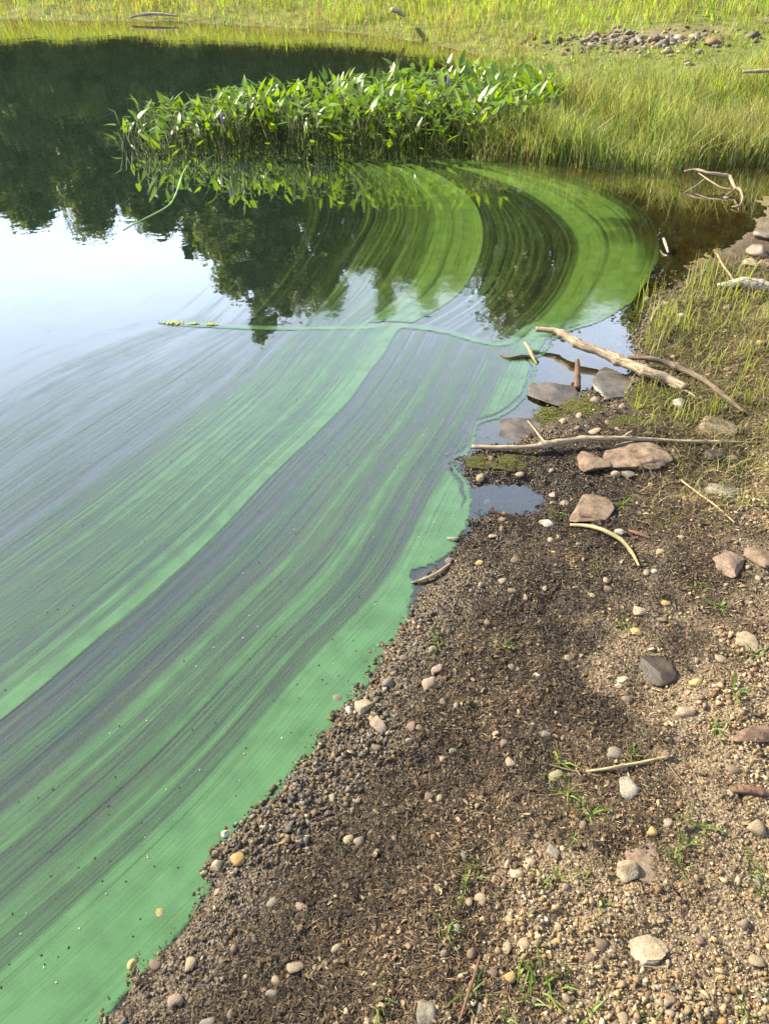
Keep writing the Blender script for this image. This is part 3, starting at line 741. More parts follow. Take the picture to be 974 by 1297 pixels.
s1 = stick('stick', [(678,417),(692,418),(708,421),(735,437),(760,446),(790,459),(822,472),(845,480),(867,491)], [2.6,3.4,4.6,5.2,5.6,5.8,5.8,5], 'drift', [.05,.05,.045,.035,.03,.015,.005], 'thick pale barkless stick reaching from shore over the algae', seed=3, knots=4)
stick('side_twig', [(826,474),(850,488),(872,497),(884,506)], [2.5,2,1.2], 'drift', [.008,.004,.002], parent=s1, seed=5)
s2 = stick('stick', [(792,453),(820,454),(845,460),(868,470),(892,482),(915,500),(942,522)], [2.5,3.2,3.6,3.8,3.5,3.2,2.2], 'bark', [.035,.03,.02,.012,.01,.008,.004], 'thin brown crooked stick lying along the thick pale stick', seed=8, knots=3)
s3 = stick('stick', [(598,566),(640,567),(672,566),(705,561),(735,556),(775,555),(812,556),(860,559),(905,560),(962,561)], [2.8,3.4,3.4,3.2,3.2,3,2.8,2.6,2.2,1.6], 'drift', [.014,.022,.026,.028,.03,.03,.02,.01,.006,.004], 'long straight grey stick lying across the shore to the water', seed=12, knots=6)
stick('side_twig', [(690,561),(678,545),(668,533)], [1.5,1.2,.8], 'drift', [.028,.02,.012], parent=s3, seed=13)
stick('side_twig', [(788,555),(795,549),(800,546)], [2,1.5,1], 'drift', [.03,.034,.036], parent=s3, seed=14)
stick('twig', [(722,665),(742,666),(762,671),(785,683),(800,700),(809,717)], [2,2.4,2.6,2.6,2.2,1.5], 'straw', [.004,.01,.014,.012,.006,.003], 'curved pale twig arching over dark litter below the flat brown stone', 'twig', seed=17)
stick('twig', [(521,738),(535,734),(552,727),(570,714)], [1.6,2.4,2.4,1.8], 'drift', [.002,.006,.006,.003], 'short pale twig lying at the tip of the algae bay', 'twig', seed=19)
s6 = stick('branch', [(866,217),(880,215),(897,219),(915,222),(924,225),(930,237),(936,244)], [1.0,1.6,1.8,2.0,2.1,1.8,1.4], 'drift', [.06,.07,.07,.06,.05,.03,.01], 'bleached white forked branch sticking out of the shallow water', 'branch', seed=23, wob=.25)
stick('fork', [(884,219),(900,230),(914,238),(926,240)], [.7,1,1,1], 'drift', [.06,.045,.03,.03], parent=s6, seed=24)
stick('fork', [(920,247),(934,238),(940,250),(936,260),(926,262)], [1,1.4,1.6,1.3,.7], 'drift', [.01,.03,.03,.015,.005], parent=s6, seed=25, wob=.3)
stick('fork', [(893,226),(880,236),(866,244)], [.8,.7,.5], 'drift', [.04,.02,.0], parent=s6, seed=26)
stick('driftwood', [(908,362),(925,360),(940,358),(958,361),(980,365)], [2.5,4.5,6.5,7,6], 'pale', [.004,.008,.012,.012,.01], 'pale pinkish piece of driftwood at the right edge among shoots', 'driftwood', seed=29)
stick('stick', [(926,1001),(945,1000),(962,1003),(990,1008)], [4,5.5,5,4.5], 'red', [.001,.002,.002,.002], 'short reddish stick at the right edge below the split wood', seed=33)
stick('twig', [(742,977),(772,973),(800,968),(828,962),(852,957)], [1.4,2,2,1.6,1], 'straw', [.003,.006,.006,.006,.003], 'long thin tan twig left of the reddish stick', 'twig', seed=35)
stick('twig', [(846,968),(858,984),(872,1000),(884,1013)], [1,1.4,1.3,.8], 'bark', [.003,.006,.005,.002], 'hair-thin brown twig slanting down to the right in gravel', 'twig', seed=37)
stick('straw', [(608,1211),(601,1235),(592,1262),(581,1296)], [1.5,2.2,2,1.4], 'red', [.004,.012,.014,.004], 'reddish straw standing among sprigs at the bottom', 'straw', seed=39)
stick('stub', [(731,492),(731,478),(731,456)], [4.5,4.2,2.5], 'red', [.0,.02,.05], 'upright rusty brown stub at the tip of the dark slab', 'stub', seed=41)
s13 = stick('twig', [(634,449),(645,453),(660,451),(672,452),(682,458)], [1.2,2,2.2,2,1.2], 'bark', [.0,.004,.006,.004,.002], 'dark twig floating at the edge of the algae scallop', 'twig', seed=43)
stick('twig', [(665,434),(670,442),(675,453),(680,461)], [1.8,2.2,1.8,1.2], 'straw', [.03,.02,.01,.0], 'short yellow twig leaning upright in the algae scallop', 'twig', seed=45)
stick('twig', [(840,302),(843,311),(846,320)], [1.3,1.7,1.1], 'pale', [.03,.02,.005], 'short pale stub at the far right rim of the algae', 'twig', seed=47)
stick('twig', [(796,672),(808,676),(823,682)], [1.5,2.6,1.8], 'red', [.002,.004,.002], 'short rusty chip of wood right of the curved twig', 'twig', seed=49)
stick('twig', [(908,322),(915,336),(924,348),(934,366)], [1,1.2,1.2,.8], 'straw', [.06,.05,.03,.0], 'thin dry stalk leaning above the right shallows', 'twig', seed=51)
stick('twig', [(688,966),(720,975),(760,983)], [.9,1.2,.8], 'bark', [.002,.005,.002], 'faint thin twig left of the long tan twig', 'twig', seed=53)
stick('straw', [(862,608),(880,622),(905,640),(930,662)], [1,1.3,1.2,.8], 'straw', [.004,.012,.012,.004], 'thin straw lying over the flat grey plate', 'straw', seed=55)
stick('stick', [(165,22),(185,18),(205,18),(226,20)], [1.2,1.7,1.6,1], 'pale', [.02,.02,.02,.02], 'bleached stick on the far bank at upper left', seed=57)
stick('stick', [(496,12),(503,14),(512,20)], [2.4,3,1.8], 'pale', [.12,.10,.05], 'short white stick on the far bank at top centre', seed=59)
stick('stick', [(940,91),(958,90),(985,89)], [1.4,1.8,1.6], 'drift', [.25,.25,.25], 'dry stick lying over the marsh grass at the right border', seed=61)
stick('stick', [(700,172),(722,176),(738,181)], [1.5,2.0,1.4], 'drift', [.05,.05,.04], 'dry broken stalk lying low in the marsh grass', seed=63)
# dry leaf
lv = np.array([(0, 0, 0), (.35, .2, .04), (.75, .16, .05), (1, 0, .10), (.75, -.18, .03), (.35, -.22, .05), (.5, 0, -.02)])
g, t = on_ground([730], [1040]); 
dl = link('dry_leaf', mesh_np('dry_leaf', lv * .032, [[0, 1, 6], [1, 2, 6], [2, 3, 6], [3, 4, 6], [4, 5, 6], [5, 0, 6]], True), M['dryleaf'], None, (g[0][0], g[0][1], g[0][2] + .008), (R(40), R(-30), R(120)))
tag(dl, 'curled orange dry leaf beside a green sprig', 'leaf')

# ------------------------------------------------------------------ grass
def blades(P, z, h, w, lean, col, nseg=2, az=None):
    """tapered bent blades; returns V,F(tri),C"""
    n = len(P); az = rng.uniform(0, 2 * np.pi, n) if az is None else az
    fa = rng.uniform(0, 2 * np.pi, n)
    dx, dy = np.cos(az), np.sin(az); wx, wy = np.cos(fa) * w * .5, np.sin(fa) * w * .5
    lv = [(0, 0, 1.), (.5, .28, .75), (1., 1., 0)]
    Vs = []
    for (t, b, ww) in lv:
        cx = P[:, 0] + dx * lean * h * b; cy = P[:, 1] + dy * lean * h * b; cz = z + h * t * (1 - .35 * lean * b)
        if ww > 0:
            Vs.append(np.column_stack([cx - wx * ww, cy - wy * ww, cz])); Vs.append(np.column_stack([cx + wx * ww, cy + wy * ww, cz]))
        else: Vs.append(np.column_stack([cx, cy, cz]))
    V = np.stack(Vs, 1); k = V.shape[1]
    F0 = np.array([(0, 1, 3), (0, 3, 2), (2, 3, 4)])
    F = (F0[None] + (np.arange(n) * k)[:, None, None]).reshape(-1, 3)
    return V.reshape(-1, 3), F, np.repeat(col, k, 0)
def grass_area(n, px_lo, px_hi, py_lo, py_hi, cond):
    out = []; tot = 0
    while tot < n:
        px = rng.uniform(px_lo, px_hi, 60000); py = rng.uniform(py_lo, py_hi, 60000)
        P, t = on_plane(px, py, .0); d = land(P); k = cond(P, d, px, py)
        out.append(P[k]); tot += k.sum()
    return np.vstack(out)[:n]
GP = np.array([(.25,.36,.035),(.31,.41,.040),(.35,.41,.06),(.19,.29,.025),(.38,.35,.11),(.27,.38,.025)])
# far bank: bright yellow-green grass
def world_area(n, x0, x1, y0, y1, cond):
    out = []; tot = 0
    while tot < n:
        P = np.column_stack([rng.uniform(x0, x1, 60000), rng.uniform(y0, y1, 60000)]); d = land(P); k = cond(P, d)
        out.append(P[k]); tot += k.sum()
    return np.vstack(out)[:n]
def barew(P): return 1 - sstep(.25, .8, np.hypot((P[:, 0] - BARE[0]) / 1.2, (P[:, 1] - BARE[1] + .28 * (P[:, 0] - BARE[0])) / .5) + .8 * fbm(P[:, 0], P[:, 1], 2.6, 4, 5))
P = world_area(85000, -10, 9, 6.3, 16.5, lambda P, d: (d > -.02) & (P[:, 1] > 6.2 + .0 * P[:, 0]))
bw_ = barew(P); P = P[rng.uniform(0, 1, len(P)) > bw_ * .80]
d = land(P); n = len(P); z = height(P)
tus = sstep(-.2, .6, fbm(P[:, 0], P[:, 1], 1.6, 3, 33))
lowg = 1 - .72 * (1 - sstep(.6, 1.3, np.hypot((P[:, 0] - BARE[0]) / 1.4, (P[:, 1] - BARE[1] + .5) / 1.0)))
h = lowg * (.13 + .15 * tus) * rng.uniform(.6, 1.4, n) * (.55 + .45 * sstep(.05, .7, d))
cbase = GP[rng.integers(0, len(GP), n)] * rng.uniform(.65, 1.4, (n, 1))
dryf = (rng.uniform(0, 1, n) < .25 + .35 * (1 - sstep(.2, 1.2, d)))[:, None]
cbase = np.where(dryf, np.array([.30, .24, .11]) * rng.uniform(.6, 1.2, (n, 1)), cbase)
V, Fq, C = blades(P, z - .01, h, rng.uniform(.006, .012, n), rng.uniform(.15, .7, n), cbase)
tag(link('bank_grass', mesh_np('bank_grass', V, Fq, False, C), M['blade']), 'sunlit yellow-green grass covering the far bank', 'grass', kind='stuff')
# marsh grass on the right, growing out of the water
P = grass_area(30000, 600, 1150, 70, 232, lambda P, d, px, py: ((d > -.10 + .08 * fbm(P[:, 0], P[:, 1], 3, 2, 4)) & (P[:, 1] > 4.7) & (P[:, 1] < 9.2) & (P[:, 0] > .8)))
bw_ = barew(P); P = P[(rng.uniform(0, 1, len(P)) > bw_) & (rng.uniform(0, 1, len(P)) < .25 + 1.1 * sstep(-.35, .25, fbm(P[:, 0], P[:, 1], 5, 2, 72)))]
extra = grass_area(2200, 590, 720, 120, 205, lambda P, d, px, py: (d > -.55) & (P[:, 0] > .62) & (P[:, 1] > 5.2))
P = np.vstack([P, extra]); n = len(P); d = land(P); z = np.minimum(height(P), .5)
hs = .13 + .24 * vnoise(P[:, 0] * 3.1, P[:, 1] * 3.1, 9)
lowg = 1 - .72 * (1 - sstep(.6, 1.3, np.hypot((P[:, 0] - BARE[0]) / 1.4, (P[:, 1] - BARE[1] + .5) / 1.0)))
h = lowg * hs * rng.uniform(.55, 1.35, n)
MP = np.array([(.18,.23,.065),(.27,.30,.095),(.36,.33,.15),(.45,.38,.21),(.11,.16,.045),(.29,.35,.095),(.22,.15,.085)])
greenw = sstep(-.25, .35, fbm(P[:, 0], P[:, 1], 1.3, 3, 71))[:, None]
col = MP[rng.integers(0, len(MP), n)] * rng.uniform(.5, 1.4, (n, 1)); col = col * (1 - greenw * np.array([.22, .08, .25]))
V, Fq, C = blades(P, z - .02, h + np.maximum(-z, 0), rng.uniform(.004, .008, n), rng.uniform(.1, .75, n), col)
tag(link('marsh_grass', mesh_np('marsh_grass', V, Fq, False, C), M['blade']), 'tall straw-green marsh grass on the right bank', 'grass', kind='stuff')
# straw and shoots matted over the right shore
P = grass_area(8500, 790, 1040, 330, 700, lambda P, d, px, py: (d > .03) & (rng.uniform(0, 1, len(P)) < np.clip(1.15 - (py - 330) / 330, .05, 1) * np.clip((px - 770) / 110, 0, 1)))
n = len(P); z = height(P)
SP = np.array([(.34,.26,.13),(.26,.20,.10),(.19,.22,.05),(.40,.33,.18),(.15,.19,.04),(.22,.16,.085)])
col = SP[rng.integers(0, len(SP), n)] * rng.uniform(.6, 1.2, (n, 1))
V, Fq, C = blades(P, z, rng.uniform(.015, .06, n), rng.uniform(.002, .004, n), rng.uniform(.6, 2.2, n), col)
tag(link('matted_straw', mesh_np('matted_straw', V, Fq, False, C), M['blade']), 'matted straw and short shoots over the right shore', 'straw', kind='stuff')

# green sprigs and upright shoots that can be counted
def tuft_mesh(seed, nb, h, w, lean, pal):
    global rng
    keep = rng; rng = np.random.default_rng(seed)
    P = rng.normal(0, .18 * h, (nb, 2)); hh = h * rng.uniform(.5, 1.1, nb)
    col = np.array(pal)[rng.integers(0, len(pal), nb)] * rng.uniform(.75, 1.25, (nb, 1))
    V, F, C = blades(P, np.full(nb, -.003), hh, np.full(nb, w) * rng.uniform(.7, 1.2, nb), rng.uniform(*lean, nb), col)
    rng = keep
    me = mesh_np('grass_tuft', V, F, False, C); me.materials.append(M['blade']); return me
GRN = [(.13,.22,.03),(.17,.25,.045),(.09,.17,.02),(.21,.26,.08)]
SPR = [tuft_mesh(s_, 9, .032, .0038, (.5, 1.9), GRN) for s_ in range(5)]
SHT = [tuft_mesh(40 + s_, 7, .16, .0055, (.05, .5), [(.20,.28,.05),(.26,.32,.07),(.32,.32,.11)]) for s_ in range(5)]
SPRIGS = [(735,1022),(722,1005),(748,1030),(870,1036),(880,1046),(868,1070),(708,968),(697,985),(600,1105),(588,1122),(705,1112),(690,1120),(655,1238),(672,1232),(690,1258),(668,1262),(640,1290),(590,1262),(955,1105),(948,1085),(962,1128),(945,1290),(975,1275),(820,1290),(745,1285),(765,1145),(728,1060),(800,955),(710,1240),(930,880),(950,830),(912,770),(890,745),(790,790),(700,650),(640,820),(555,820),(785,640),(755,720),(480,1280),(565,1180),(905,920),(860,1100),(735,1110)]
g, t = on_ground([a[0] for a in SPRIGS], [a[1] for a in SPRIGS])
for k, p in enumerate(g):
    o = link('grass_sprig', SPR[k % 5], None, None, p, (0, 0, rng.uniform(0, 6.28)), rng.uniform(.7, 1.35))
    zx, zy = SPRIGS[k]; zn = ('at the bottom edge' if zy > 1200 else ('beside the upright tan stone' if zy > 1000 else ('above the thin tan twigs' if zy > 780 else 'below the long grey stick'))) + (', left side' if zx < 640 else (', centre' if zx < 800 else ', right side'))
    tag(o, 'small green grass sprig sprouting from gravel ' + zn, 'grass', 'green sprigs ' + zn)
SHOOTS = [(818,380),(826,396),(830,410),(838,372),(845,400),(852,420),(862,386),(868,410),(842,430),(825,425),(812,440),(832,450),(858,448),(888,362),(900,376),(895,345),(905,395),(880,420),(905,420),(925,385),(932,400),(920,425),(945,410),(955,430),(965,405),(968,445),(940,450),(915,460),(890,445),(950,470),(965,490),(935,505),(830,530),(845,520),(812,520),(880,510),(862,535),(960,520),(972,550),(910,520),(888,535),(800,500),(952,585),(968,600),(940,640),(965,640),(972,470),(960,382),(978,420),(870,365)]
SHOOTS += [(float(a), float(b)) for a, b in zip(rng.uniform(812, 1000, 26), 345 + 190 * rng.uniform(0, 1, 26) ** 1.2) if b > 345 + max(0, 880 - a) * .5]
g, t = on_ground([a[0] for a in SHOOTS], [a[1] for a in SHOOTS])
for k, p in enumerate(g):
    s_ = rng.uniform(.5, 1.15) * (1.1 if SHOOTS[k][1] < 470 else .7)
    o = link('grass_tuft', SHT[k % 5], None, None, p, (0, 0, rng.uniform(0, 6.28)), s_)
    zx, zy = SHOOTS[k]; zn = ('at the edge of the shallow water' if zx < 872 and zy < 455 else ('between driftwood and the sticks' if zy < 470 else ('around the sticks' if zy < 560 else 'below the long stick, right edge')))
    tag(o, 'upright tuft of thin green shoots ' + zn, 'grass', 'green tufts ' + zn)
# moss clumps
def moss_mesh(seed, n=420):
    r = np.random.default_rng(seed)
    p = r.normal(0, .42, (n, 2)); rr = np.hypot(p[:, 0], p[:, 1]); z = np.maximum(0, .30 * (1 - rr ** 2)) * r.uniform(.6, 1.1, n) + .01
    q = np.array([(-.5, 0, 0), (0, -.28, .1), (.5, 0, 0), (0, .28, .1)])
    V, F, _ = scatter(q, np.array([(0, 1, 2, 3)]), np.column_stack([p, z]), rand_rot(n, .9), np.repeat(r.uniform(.07, .15, (n, 1)), 3, 1))
    return mesh_np('moss_clump', V, F, False)
for k, (px, py, w, ry, lab) in enumerate([(702,530,70,.55,'bright yellow-green moss clump between the dark slab and long stick'),(745,520,80,.6,'olive moss clump right of the bright one, under the slabs'),(830,512,90,.6,'mossy yellow-green growth right of the square slab'),(652,585,96,.26,'brownish green moss patch just below the long stick'),(612,584,56,.34,'dull moss at the left tip of the long stick'),(800,538,70,.4,'low moss strip between the long stick and pale block pebble')]):
    g, t = on_ground([px], [py]); W = w * t[0] / FPX
    mound = ICO3[0].copy(); mound[:, 2] = np.where(mound[:, 2] > 0, mound[:, 2] * .22, mound[:, 2] * .05); mound[:, :2] *= (.75 + .35 * fbm(mound[:, 0] + k * 5, mound[:, 1], 1.6, 3, 8 + k))[:, None]; mound[:, 2] *= 1 + .8 * fbm(mound[:, 0], mound[:, 1], 5, 2, k)
    o = link('moss_clump', mesh_np('moss_clump', mound, ICO3[1], True), M['mossbase'], None, g[0] + np.array([0, 0, -.002]), (0, 0, R(8)), (W * .5, W * .5 * ry * 1.9, W * (.22 if k in (0, 2) else (.05 if k in (3, 4) else .12))))
    tag(link('leaflet', moss_mesh(70 + k), M['moss'], o), kind='stuff'); tag(o, lab, 'moss')

# ------------------------------------------------------------------ things floating on the water
def ribbon(name, px, w_px, m, z, seed=0):
    P = catmull(pl(px), 60); t = np.linspace(0, 1, 60)
    _, tt = on_plane(np.array([p[0] for p in px]), np.array([p[1] for p in px])); W = np.interp(t, np.linspace(0, 1, len(px)), tt) / FPX
    w = np.interp(t, np.linspace(0, 1, len(w_px)), w_px) * W * (1 + .5 * fbm(t * 25, t * 0, 1, 3, seed)) * .5
    T = np.gradient(P, axis=0); T /= np.linalg.norm(T, axis=1)[:, None]; Nn = np.column_stack([-T[:, 1], T[:, 0]])
    prof = [(-1, -.001), (-.6, .0015), (.6, .0015), (1, -.001)]
    V = np.concatenate([np.column_stack([P + Nn * (w * a)[:, None], np.full(60, z + b)]) for a, b in prof])
    i = np.arange(60)[:-1]; F = np.concatenate([np.column_stack([i + k * 60, i + 1 + k * 60, i + 1 + (k + 1) * 60, i + (k + 1) * 60]) for k in range(3)])
    return link(name, mesh_np(name, V, F, True), m)
o = ribbon('algae_strand', [(156,292),(172,283),(190,274),(210,263),(219,254),(226,238),(232,220),(242,203)], [.8,1.6,2,2.4,2.8,2.4,2.2,2], M['strand'], .002, 5); tag(o, 'pale green winding strand of scum trailing from the weed bed', 'algae')
o = ribbon('algae_strand', [(252,212),(262,203),(272,196)], [.8,1.4,1], M['strand'], .002, 6); tag(o, 'short pale green strand beside the winding one', 'algae')
for k, (px, py, w, lab) in enumerate([(222,410,30,'largest yellow scum clump at the left end of the drift line'),(247,411,14,'middle yellow scum clump on the drift line'),(268,412,16,'rightmost yellow scum clump on the drift line')]):
    r = np.random.default_rng(k); n = 60; p = r.normal(0, .4, (n, 2)); p[:, 1] *= .35
    T = ICO1[0] * np.array([1, 1, .15]); Pq, tq = on_plane([px], [py]); W = w * tq[0] / FPX
    V, F, _ = scatter(T, ICO1[1], np.column_stack([p * W * .5, np.full(n, .003)]), rand_rot(n, .3), np.repeat(r.uniform(.0015, .006, (n, 1)), 3, 1))
    tag(link('scum_clump', mesh_np('scum_clump', V, F, True), M['yellow'], None, (Pq[0][0], Pq[0][1], .003)), lab, 'algae')
n = 150
px = rng.uniform(0, 800, 4000); py = rng.uniform(330, 1290, 4000); Pp, _ = on_plane(px, py); k = (-poly_sdf(Pp, pl(EDGE_PX)) > .02) & (land(Pp) < -.05); Pp = Pp[k]
near_edge = rng.uniform(0, 1, len(Pp)) < .12 + .9 * np.exp(land(Pp) / .25); Pp = Pp[near_edge][:n]; n = len(Pp)
dk = rng.uniform(0, 1, n) < .6
col = np.where(dk[:, None], np.array([.03, .035, .02]), np.array([.40, .42, .34]))
V, Fq, C = scatter(ICO1[0], ICO1[1], np.column_stack([Pp, np.full(n, .004)]), rand_rot(n, .4), np.column_stack([rng.uniform(.0012, .0035, n), rng.uniform(.001, .0022, n), np.full(n, .0012)]), col)
tag(link('floating_specks', mesh_np('floating_specks', V, Fq, False, C), M['litter']), 'tiny bubbles and specks floating on the algae', 'specks', kind='stuff')

# ------------------------------------------------------------------ weed bed: broad-leaved emergent plants
def leaf_mesh(seed):
    r = np.random.default_rng(seed); n = 7
    t = np.linspace(0, 1, n); wd = np.array([.26, .40, .42, .36, .26, .14, 0.]) * r.uniform(.75, 1.1) * .42
    bend = r.uniform(.15, .55)
    y = t - .12; z = -bend * t ** 2 * .5
    V = []; F = []
    for a in range(n):
        V += [(-wd[a], y[a], z[a] + .12 * wd[a]), (0, y[a] + (.06 if a == 0 else 0), z[a]), (wd[a], y[a], z[a] + .12 * wd[a])]
    for a in range(n - 1):
        b = a * 3; F += [(b, b + 1, b + 4, b + 3), (b + 1, b + 2, b + 5, b + 4)]
    return mesh_np('leaf', np.array(V), np.array(F), True)
LEAF = [leaf_mesh(s_) for s_ in range(6)]
for l in LEAF: l.materials.append(M['pick'])
sv, sf, sa = tube([(0, 0, 0), (.03, 0, .35), (.02, .02, .7), (0, 0, 1)], [.0032, .003, .0022], 5, 6, .0)
sv = sv * np.array([1, 1, 1.]); STEM = mesh_np('stem', sv, sf, True); STEM.materials.append(M['stem'])
fv, ff = ICO2[0] * np.array([.011, .011, .045]) * (1 + .2 * np.random.default_rng(5).uniform(-1, 1, (len(ICO2[0]), 1))), ICO2[1]
SPIKE = mesh_np('flower_spike', fv, ff, False); SPIKE.materials.append(M['spike'])
BEDP = pl([(178,178),(235,196),(330,198),(480,200),(640,198),(690,165),(700,130),(640,118),(560,122),(480,132),(400,140),(310,156),(215,160)])
bb0, bb1 = BEDP.min(0), BEDP.max(0); pts = []
while len(pts) < 230:
    q = rng.uniform(bb0, bb1)
    if poly_sdf(q[None], BEDP)[0] < 0 and all((q[0] - a[0]) ** 2 + (q[1] - a[1]) ** 2 > .08 ** 2 for a in pts): pts.append(q)
pts += list(pl([(168,178),(172,192),(200,198),(215,203)]))
zb = height(np.array(pts))
for k, q in enumerate(pts):
    root = link('pickerel_plant', None, None, None, (q[0], q[1], zb[k]))
    front = q[1] < 5.9
    zn = ('in the front row' if q[1] < 6.05 else ('in the middle' if q[1] < 7.0 else 'at the back')) + ' of the weed bed, ' + ('left tip' if q[0] < -1.25 else ('left half' if q[0] < -.4 else ('centre' if q[0] < .35 else 'right end')))
    tag(root, 'broad-leaved green water plant ' + zn, 'water plant', 'green water plants ' + zn)
    for j in range(int(rng.integers(8, 12))):
        H = rng.uniform(.05, .32) if rng.uniform() < .65 else rng.uniform(.20, .33) * (.75 if k >= 230 else 1); a = rng.uniform(0, 6.283); ln = rng.uniform(.02, .13)
        if q[0] < -1.2: H *= .75
        if q[1] > 6.4: H *= .82
        bx, by = rng.normal(0, .03, 2); z0 = -zb[k]
        top = Vector((bx + ln * math.cos(a), by + ln * math.sin(a), z0 + H))
        base = Vector((bx, by, 0)); dv = top - base
        st = link('stem', STEM, None, root, base, dv.to_track_quat('Z', 'Y').to_euler(), (1, 1, dv.length))
        if rng.uniform() < .004:
            link('flower_spike', SPIKE, None, root, top + Vector((0, 0, .03)))
        else:
            L_ = rng.uniform(.06, .13); pitch = rng.uniform(.0, 1.35)
            link('leaf', LEAF[int(rng.integers(6))], None, root, top, (pitch, rng.uniform(-.4, .4), a - math.pi / 2 + rng.uniform(-.7, .7)), (L_, L_, L_))

# ------------------------------------------------------------------ rocks of the bare patch on the far bank
for k in range(16):
    px = rng.uniform(770, 885); py = 38 + (px - 770) * .33 + rng.uniform(-10, 14)
    g, t = on_ground([px], [py]); W = rng.uniform(5, 13) * t[0] / FPX
    o = link('stone', rock_mesh('stone', 500 + k, (W, W * .9, W * .6), 6, .08, ICO2), M['tan' if k % 3 else 'grey'], None, g[0] + np.array([0, 0, W * .12]), (0, 0, rng.uniform(0, 6)))
    tag(o, 'weathered stone on the bare slope of the far bank', 'stone', 'stones on the bare far slope')

n = 420; q = rng.normal(0, 1, (n, 2)) * np.array([.55, .22]); q[:, 1] -= .35 * q[:, 0]; q = q + BARE
sz = np.exp(rng.normal(0, .5, n)) * .018
V, Fq, C = scatter(Tm, ICO1[1], np.column_stack([q, height(q) + sz * .2]), rand_rot(n, .6), np.column_stack([sz * 1.3, sz, sz * .6]), PAL[rng.integers(0, len(PAL), n)] * rng.uniform(.5, .95, (n, 1)))
tag(link('slope_rubble', mesh_np('slope_rubble', V, Fq, False, C), M['gravel']), 'loose rubble on the bare slope of the far bank', 'rubble', kind='stuff')

# ------------------------------------------------------------------ trees behind the far bank: seen only mirrored in the pond
def crown_leafy(seed, h, w, nclump=170, per=75, lo=.10):
    r = np.random.default_rng(seed); pos = []; 
    for _ in range(nclump):
        t = r.uniform(lo, 1) ** .9; rad = w * .5 * math.sqrt(max(0, 1 - ((t - .45) / .56) ** 2)) * (.75 + .35 * r.uniform())
        a = r.uniform(0, 6.283); rr = rad * math.sqrt(r.uniform(.15, 1))
        c = np.array([rr * math.cos(a), rr * math.sin(a), t * h * .95])
        cs = r.uniform(.35, .85) * w / 6
        pos.append(c + r.normal(0, 1, (per, 3)) * cs * np.array([.6, .6, .42]))
    pos = np.vstack(pos); n = len(pos)
    pos[:, 2] = np.clip(pos[:, 2], .15, h)
    return pos
def crown_conifer(seed, h, w, tiers=26):
    r = np.random.default_rng(seed); pos = []
    for k in range(tiers):
        t = .05 + .94 * k / tiers; rad = w * .5 * (1 - t) ** .8 + .12
        for b in range(int(5 + 5 * (1 - t))):
            a = r.uniform(0, 6.283); L = rad * r.uniform(.65, 1.15); m_ = int(18 + 46 * L / (w * .5))
            q = r.uniform(.1, 1, m_)
            p = np.column_stack([np.cos(a) * L * q, np.sin(a) * L * q, t * h - .30 * L * q ** 1.3 + r.normal(0, .10, m_)])
            p[:, :2] += r.normal(0, .16, (m_, 2)) * L / (w * .5 + .2) * 1.2; pos.append(p)
    return np.vstack(pos)
def tree_proto(kind, seed, h, w, pal):
    r = np.random.default_rng(seed)
    pos = crown_leafy(seed, h, w) if kind == 'leafy' else crown_conifer(seed, h, w)
    n = len(pos); s_ = r.uniform(.09, .21, (n, 1)) * (1.2 if kind == 'leafy' else 1.0)
    q = np.array([(-1, 0, 0), (0, -.55, .15), (1, 0, 0), (0, .55, .15)])
    rad = np.hypot(pos[:, 0], pos[:, 1]) / (w * .5)
    c = np.array(pal)[r.integers(0, len(pal), n)] * r.uniform(.65, 1.3, (n, 1))
    V, F, C = scatter(q, np.array([(0, 1, 2, 3)]), pos, rand_rot(n), np.repeat(s_, 3, 1), c)
    cme = mesh_np('crown', V, F, False, C); cme.materials.append(M['foliage'])
    tv, tf, ta = tube([(0, 0, -.3), (.05, .03, h * .3), (-.06, .02, h * .6), (.02, 0, h * .93)], [.02 * h, .014 * h, .008 * h, .002 * h], 8, 18, .1, seed)
    V = [tv]; F = [tf]; A = [ta]; off = len(tv)
    for b in range(9):
        z0 = h * r.uniform(.2, .75); a = r.uniform(0, 6.283); L = w * .42 * r.uniform(.6, 1)
        bv, bf, ba = tube([(0, 0, z0), (L * .5 * math.cos(a), L * .5 * math.sin(a), z0 + L * .18), (L * math.cos(a), L * math.sin(a), z0 + L * .42)], [.006 * h, .004 * h, .001 * h], 5, 8, .1, b)
        V.append(bv); F.append([[i + off for i in f] for f in bf]); A.append(ba); off += len(bv)
    tme = mesh_np('trunk', np.vstack(V), sum(F, []), True, attrs=dict(along=np.concatenate(A))); tme.materials.append(M['trunk'])
    return (kind, h, tme, cme)
DG = [(.07,.095,.026),(.095,.12,.034),(.125,.15,.042),(.05,.07,.022)]
CG = [(.045,.068,.028),(.06,.084,.032),(.078,.10,.038)]
PROTO = [tree_proto('leafy', 1, 12, 7, DG), tree_proto('leafy', 2, 12, 6, DG), tree_proto('conifer', 3, 12, 4.6, CG), tree_proto('conifer', 4, 12, 3.8, CG), tree_proto('leafy', 5, 12, 8.5, [(.11,.14,.036),(.14,.17,.05),(.09,.11,.032)])]
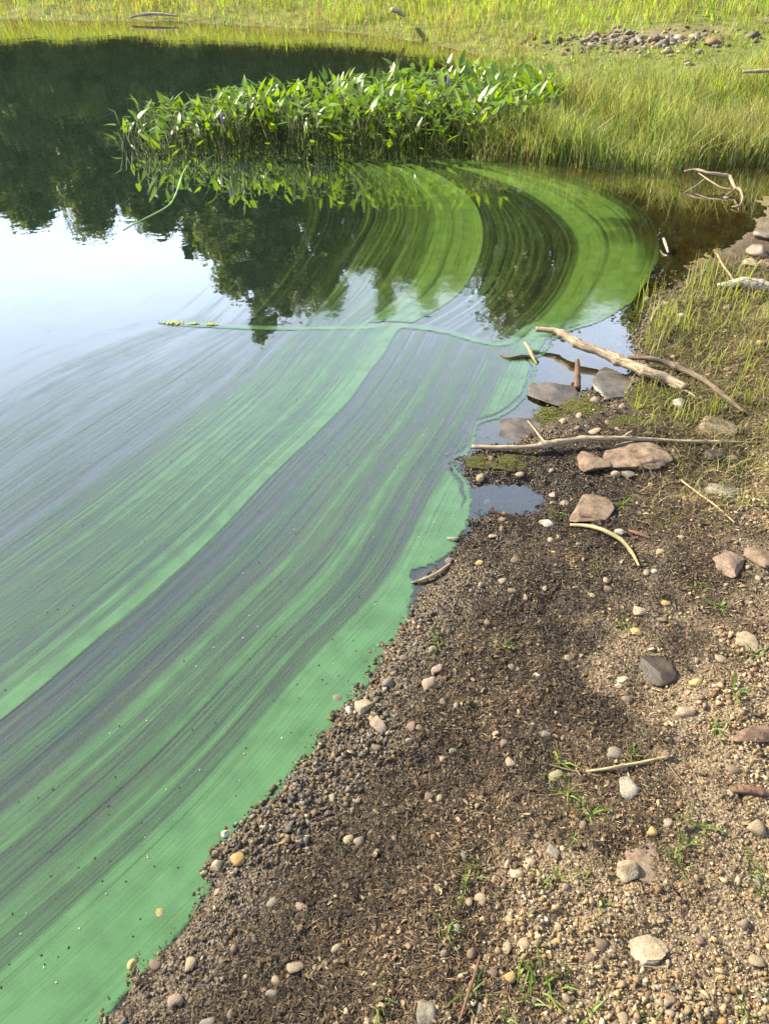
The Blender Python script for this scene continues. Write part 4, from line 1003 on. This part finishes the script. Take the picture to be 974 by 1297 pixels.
def add_tree(px, py, dist, proto, wscale=1.0):
    d = rays([px], [py])[0]; hz = math.hypot(d[0], d[1]); X, Y = d[0] / hz * dist, d[1] / hz * dist
    g = height(np.array([[X, Y]]))[0]; H = dist * (-d[2] / hz) - CAM_H - g
    kind, h0, tme, cme = PROTO[proto]; s_ = H / h0
    root = link('conifer_tree' if kind == 'conifer' else 'leafy_tree', None, None, None, (X, Y, g), (0, 0, rng.uniform(0, 6.28)), (s_ * wscale, s_ * wscale, s_))
    link('trunk', tme, None, root); link('crown', cme, None, root)
    tag(root, 'dark spiky conifer behind the far bank, mirrored upside down in the pond' if kind == 'conifer' else 'dark leafy tree behind the far bank, mirrored upside down in the pond', 'tree',
        'conifers mirrored in the pond' if kind == 'conifer' else 'leafy trees mirrored in the pond')
TREES = [(-170,270,30,0,1),(-110,255,26,3,1),(-60,280,28,1,1),(0,272,27,4,.9),(45,296,25,1,.8),(85,272,29,2,1),(125,303,27,0,.7),(165,288,30,3,1),(205,305,27,1,.75),(245,338,28,2,1),(275,335,31,1,.7),(305,385,27,1,.65),(335,446,26,2,1.25),(362,415,28,3,1.2),(392,398,30,0,.6),(425,405,27,2,1.1),(455,352,31,1,.6),(485,410,27,3,1.3),(512,368,31,1,.6),(540,402,28,2,1.2),(575,372,32,0,.5),(610,385,31,3,1),(645,424,28,0,.6),(690,428,29,1,.7),(722,405,31,2,1),(768,385,33,0,.6),(815,425,30,0,.7),(860,445,29,1,.7),(905,440,31,0,.8),(960,450,28,0,.7),(1020,440,30,1,.8),(1090,430,29,0,.8),
         # lower trees in front close the understorey
         (-120,170,24,4,1.2),(-40,160,23.5,1,1.3),(30,175,24,0,1.3),(95,150,23,4,1.3),(150,185,24.5,1,1.2),(215,165,23,0,1.4),(280,190,24,4,1.2),(345,160,23,1,1.3),(405,195,24,0,1.2),(470,170,23,4,1.3),(530,200,24.5,1,1.2),(600,175,23.5,0,1.3),(670,200,24,4,1.2),(740,180,23.5,1,1.3),(810,205,24,0,1.2),(890,180,23.5,4,1.3),(980,200,24,1,1.3)]
for k in range(26):                                    # the wood goes on behind them
    px = -150 + k * 46; TREES.append((px, 205 + 40 * math.sin(k * 1.7) + (30 if px > 290 else 0), 34 + 3 * math.sin(k * 2.3), (0, 1, 4)[k % 3], 1.2))
for a in TREES: add_tree(*a)
